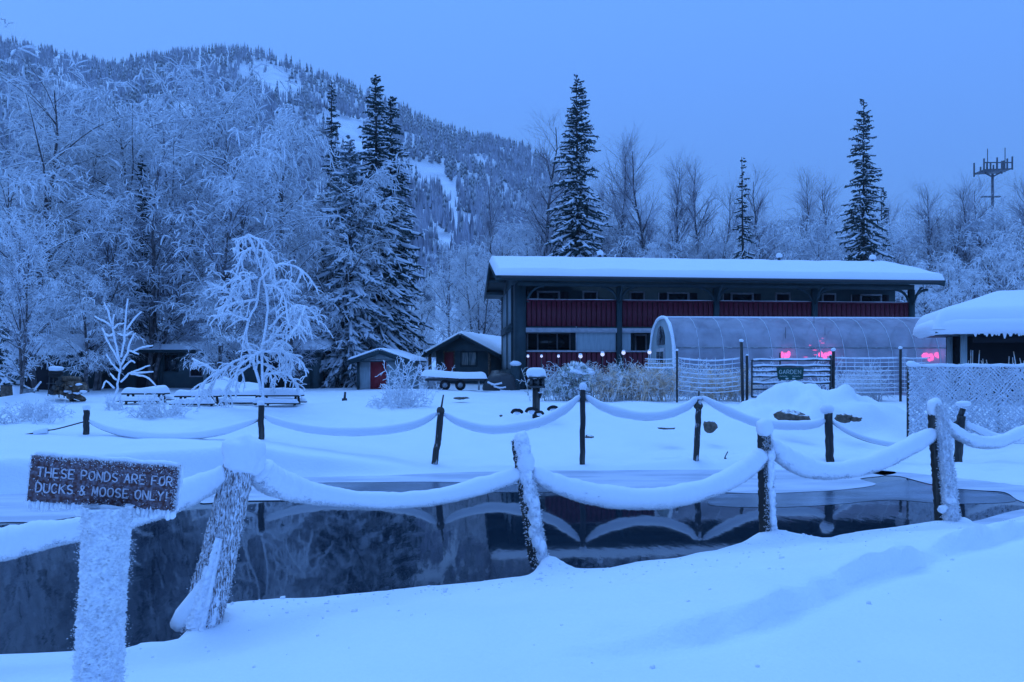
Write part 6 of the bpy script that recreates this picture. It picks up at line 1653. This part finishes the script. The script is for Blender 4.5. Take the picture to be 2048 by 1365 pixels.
bd_ = MB().prism([(-bw / 2, -bh / 2), (bw / 2, -bh / 2), (bw / 2, bh / 2), (-bw / 2, bh / 2)], 1, 0.0, 0.045)
bd_.build('board', M['sign_board'], sg)
lettering('THESE PONDS ARE FOR', -bw / 2 + 0.030, 0.012, 0.0215, 0.037, 0.0299, 0.0034, -0.0030, sg, M['sign_letter'], space=0.62)
lettering('DUCKS & MOOSE ONLY!', -bw / 2 + 0.030, -0.052, 0.0215, 0.037, 0.0299, 0.0034, -0.0030, sg, M['sign_letter'], space=0.62)
nf = 3200
e_ = rs_.random(nf); side = rs_.integers(0, 12, nf)
fx = np.where(side < 4, (e_ - .5) * bw, np.where(side < 8, (e_ - .5) * bw, np.where(side < 11, bw / 2, -bw / 2)))
fz = np.where(side < 4, bh / 2, np.where(side < 8, -bh / 2, (e_ - .5) * bh))
Pf = np.stack([fx, rs_.random(nf) * 0.045, fz], -1) + rs_.normal(size=(nf, 3)) * 0.003
Nf = np.stack([np.where(side < 8, 0, np.where(side < 11, 1, -1)), np.full(nf, -0.3), np.where(side < 4, 1, np.where(side < 8, -1, 0))], -1).astype(float)
mb = flakes(MB(), Pf, unit(Nf), 0.008, rs_)
# rime creeping over the face from the edges
nf = 5200; fx = (rs_.random(nf) - .5) * bw; fz = (rs_.random(nf) - .5) * bh
dE = np.minimum(np.minimum((bw / 2 - fx) * 0.75, bh / 2 - fz), 0.2)
k = rs_.random(nf) < np.exp(-dE / 0.014) * 0.95 + 0.05
Pf = np.stack([fx[k], np.zeros(k.sum()), fz[k]], -1)
flakes(mb, Pf, np.tile(np.array([[0, -1.0, 0.2]]), (k.sum(), 1)), 0.0055, rs_, 0.8)
mb.build('rime', M['rime'], sg, kind='stuff')
# shelf of hoarfrost hanging below and a soft roll of snow on top of the board
hb = MB()
for k in range(34):
    f = (k + .5) / 34; x = (f - .5) * bw; dz = 0.006 + 0.016 * (0.5 + fnoise(np.array([k * .4]), np.array([3.0]), 1, 2)[0]) * (1.7 if x > -0.02 else 1.0)
    hb.blob((x, 0.02, -bh / 2 - dz * .8), (bw / 50, 0.03, dz * 1.3), 0.3, seed=k, nu=10, nv=7)
hb.build('hanging_frost', M['rime'], sg, smooth=True)
MB().tube([((q - .5) * bw * 0.97, 0.024, bh / 2 + 0.004 + 0.003 * math.sin(q * 23)) for q in np.linspace(0, 1, 50)], 0.014, 9, jit=0.35).build('top_snow', M['snow_soft'], sg, smooth=True)
MB().tube([(bw / 2 + 0.003, 0.02, (q - .5) * bh) for q in np.linspace(0, 1, 16)], 0.013, 8, jit=0.6).build('edge_frost', M['rime'], sg, smooth=True)
MB().blob((bw * .03, 0.03, -bh / 2 - 0.02), (0.13, 0.05, 0.035), 0.35, seed=4, nu=24, nv=12).build('frost_bracket', M['rime'], sg, smooth=True)

# crumbs of snow and rime dropped on the near bank
rg = np.random.default_rng(123)
cr = MB()
for k in range(420):
    if k % 3 == 0: x = rg.uniform(-3.5, 6.5); y = rg.uniform(4.2, 10)
    else:
        i = rg.integers(8, len(near_w) - 2); x = near_w[i][0] + rg.normal() * .35; y = near_w[i][1] - abs(rg.normal()) * .35 - .12
    dd, _n = pond_sdf(np.array([x]), np.array([y]))
    if dd[0] < 0.12: continue
    r_ = rg.uniform(0.005, 0.015) * (2.0 if k % 17 == 0 else 1)
    cr.blob((x, y, ground_z(x, y) + r_ * .3), (r_, r_ * rg.uniform(.7, 1.2), r_ * .7), 0.3, seed=k, nu=6, nv=4)
cr.build('snow_crumbs', M['snow_soft'], smooth=True, kind='stuff')

# ------------------------------------------------------------------ thin dusk haze over the valley
hz_m = bpy.data.materials.new('valley_haze'); hz_m.use_nodes = True
n, l = hz_m.node_tree.nodes, hz_m.node_tree.links
n.clear()
vo = n.new('ShaderNodeOutputMaterial'); pvn = n.new('ShaderNodeVolumePrincipled')
pvn.inputs['Color'].default_value = (0.93, 0.97, 1.0, 1); pvn.inputs['Density'].default_value = 0.0003
l.new(pvn.outputs[0], vo.inputs['Volume'])
hb_ = MB().box((-1500, -70, -8), (2900, 1950, 385)); hzo = hb_.build('haze', hz_m, kind='stuff')
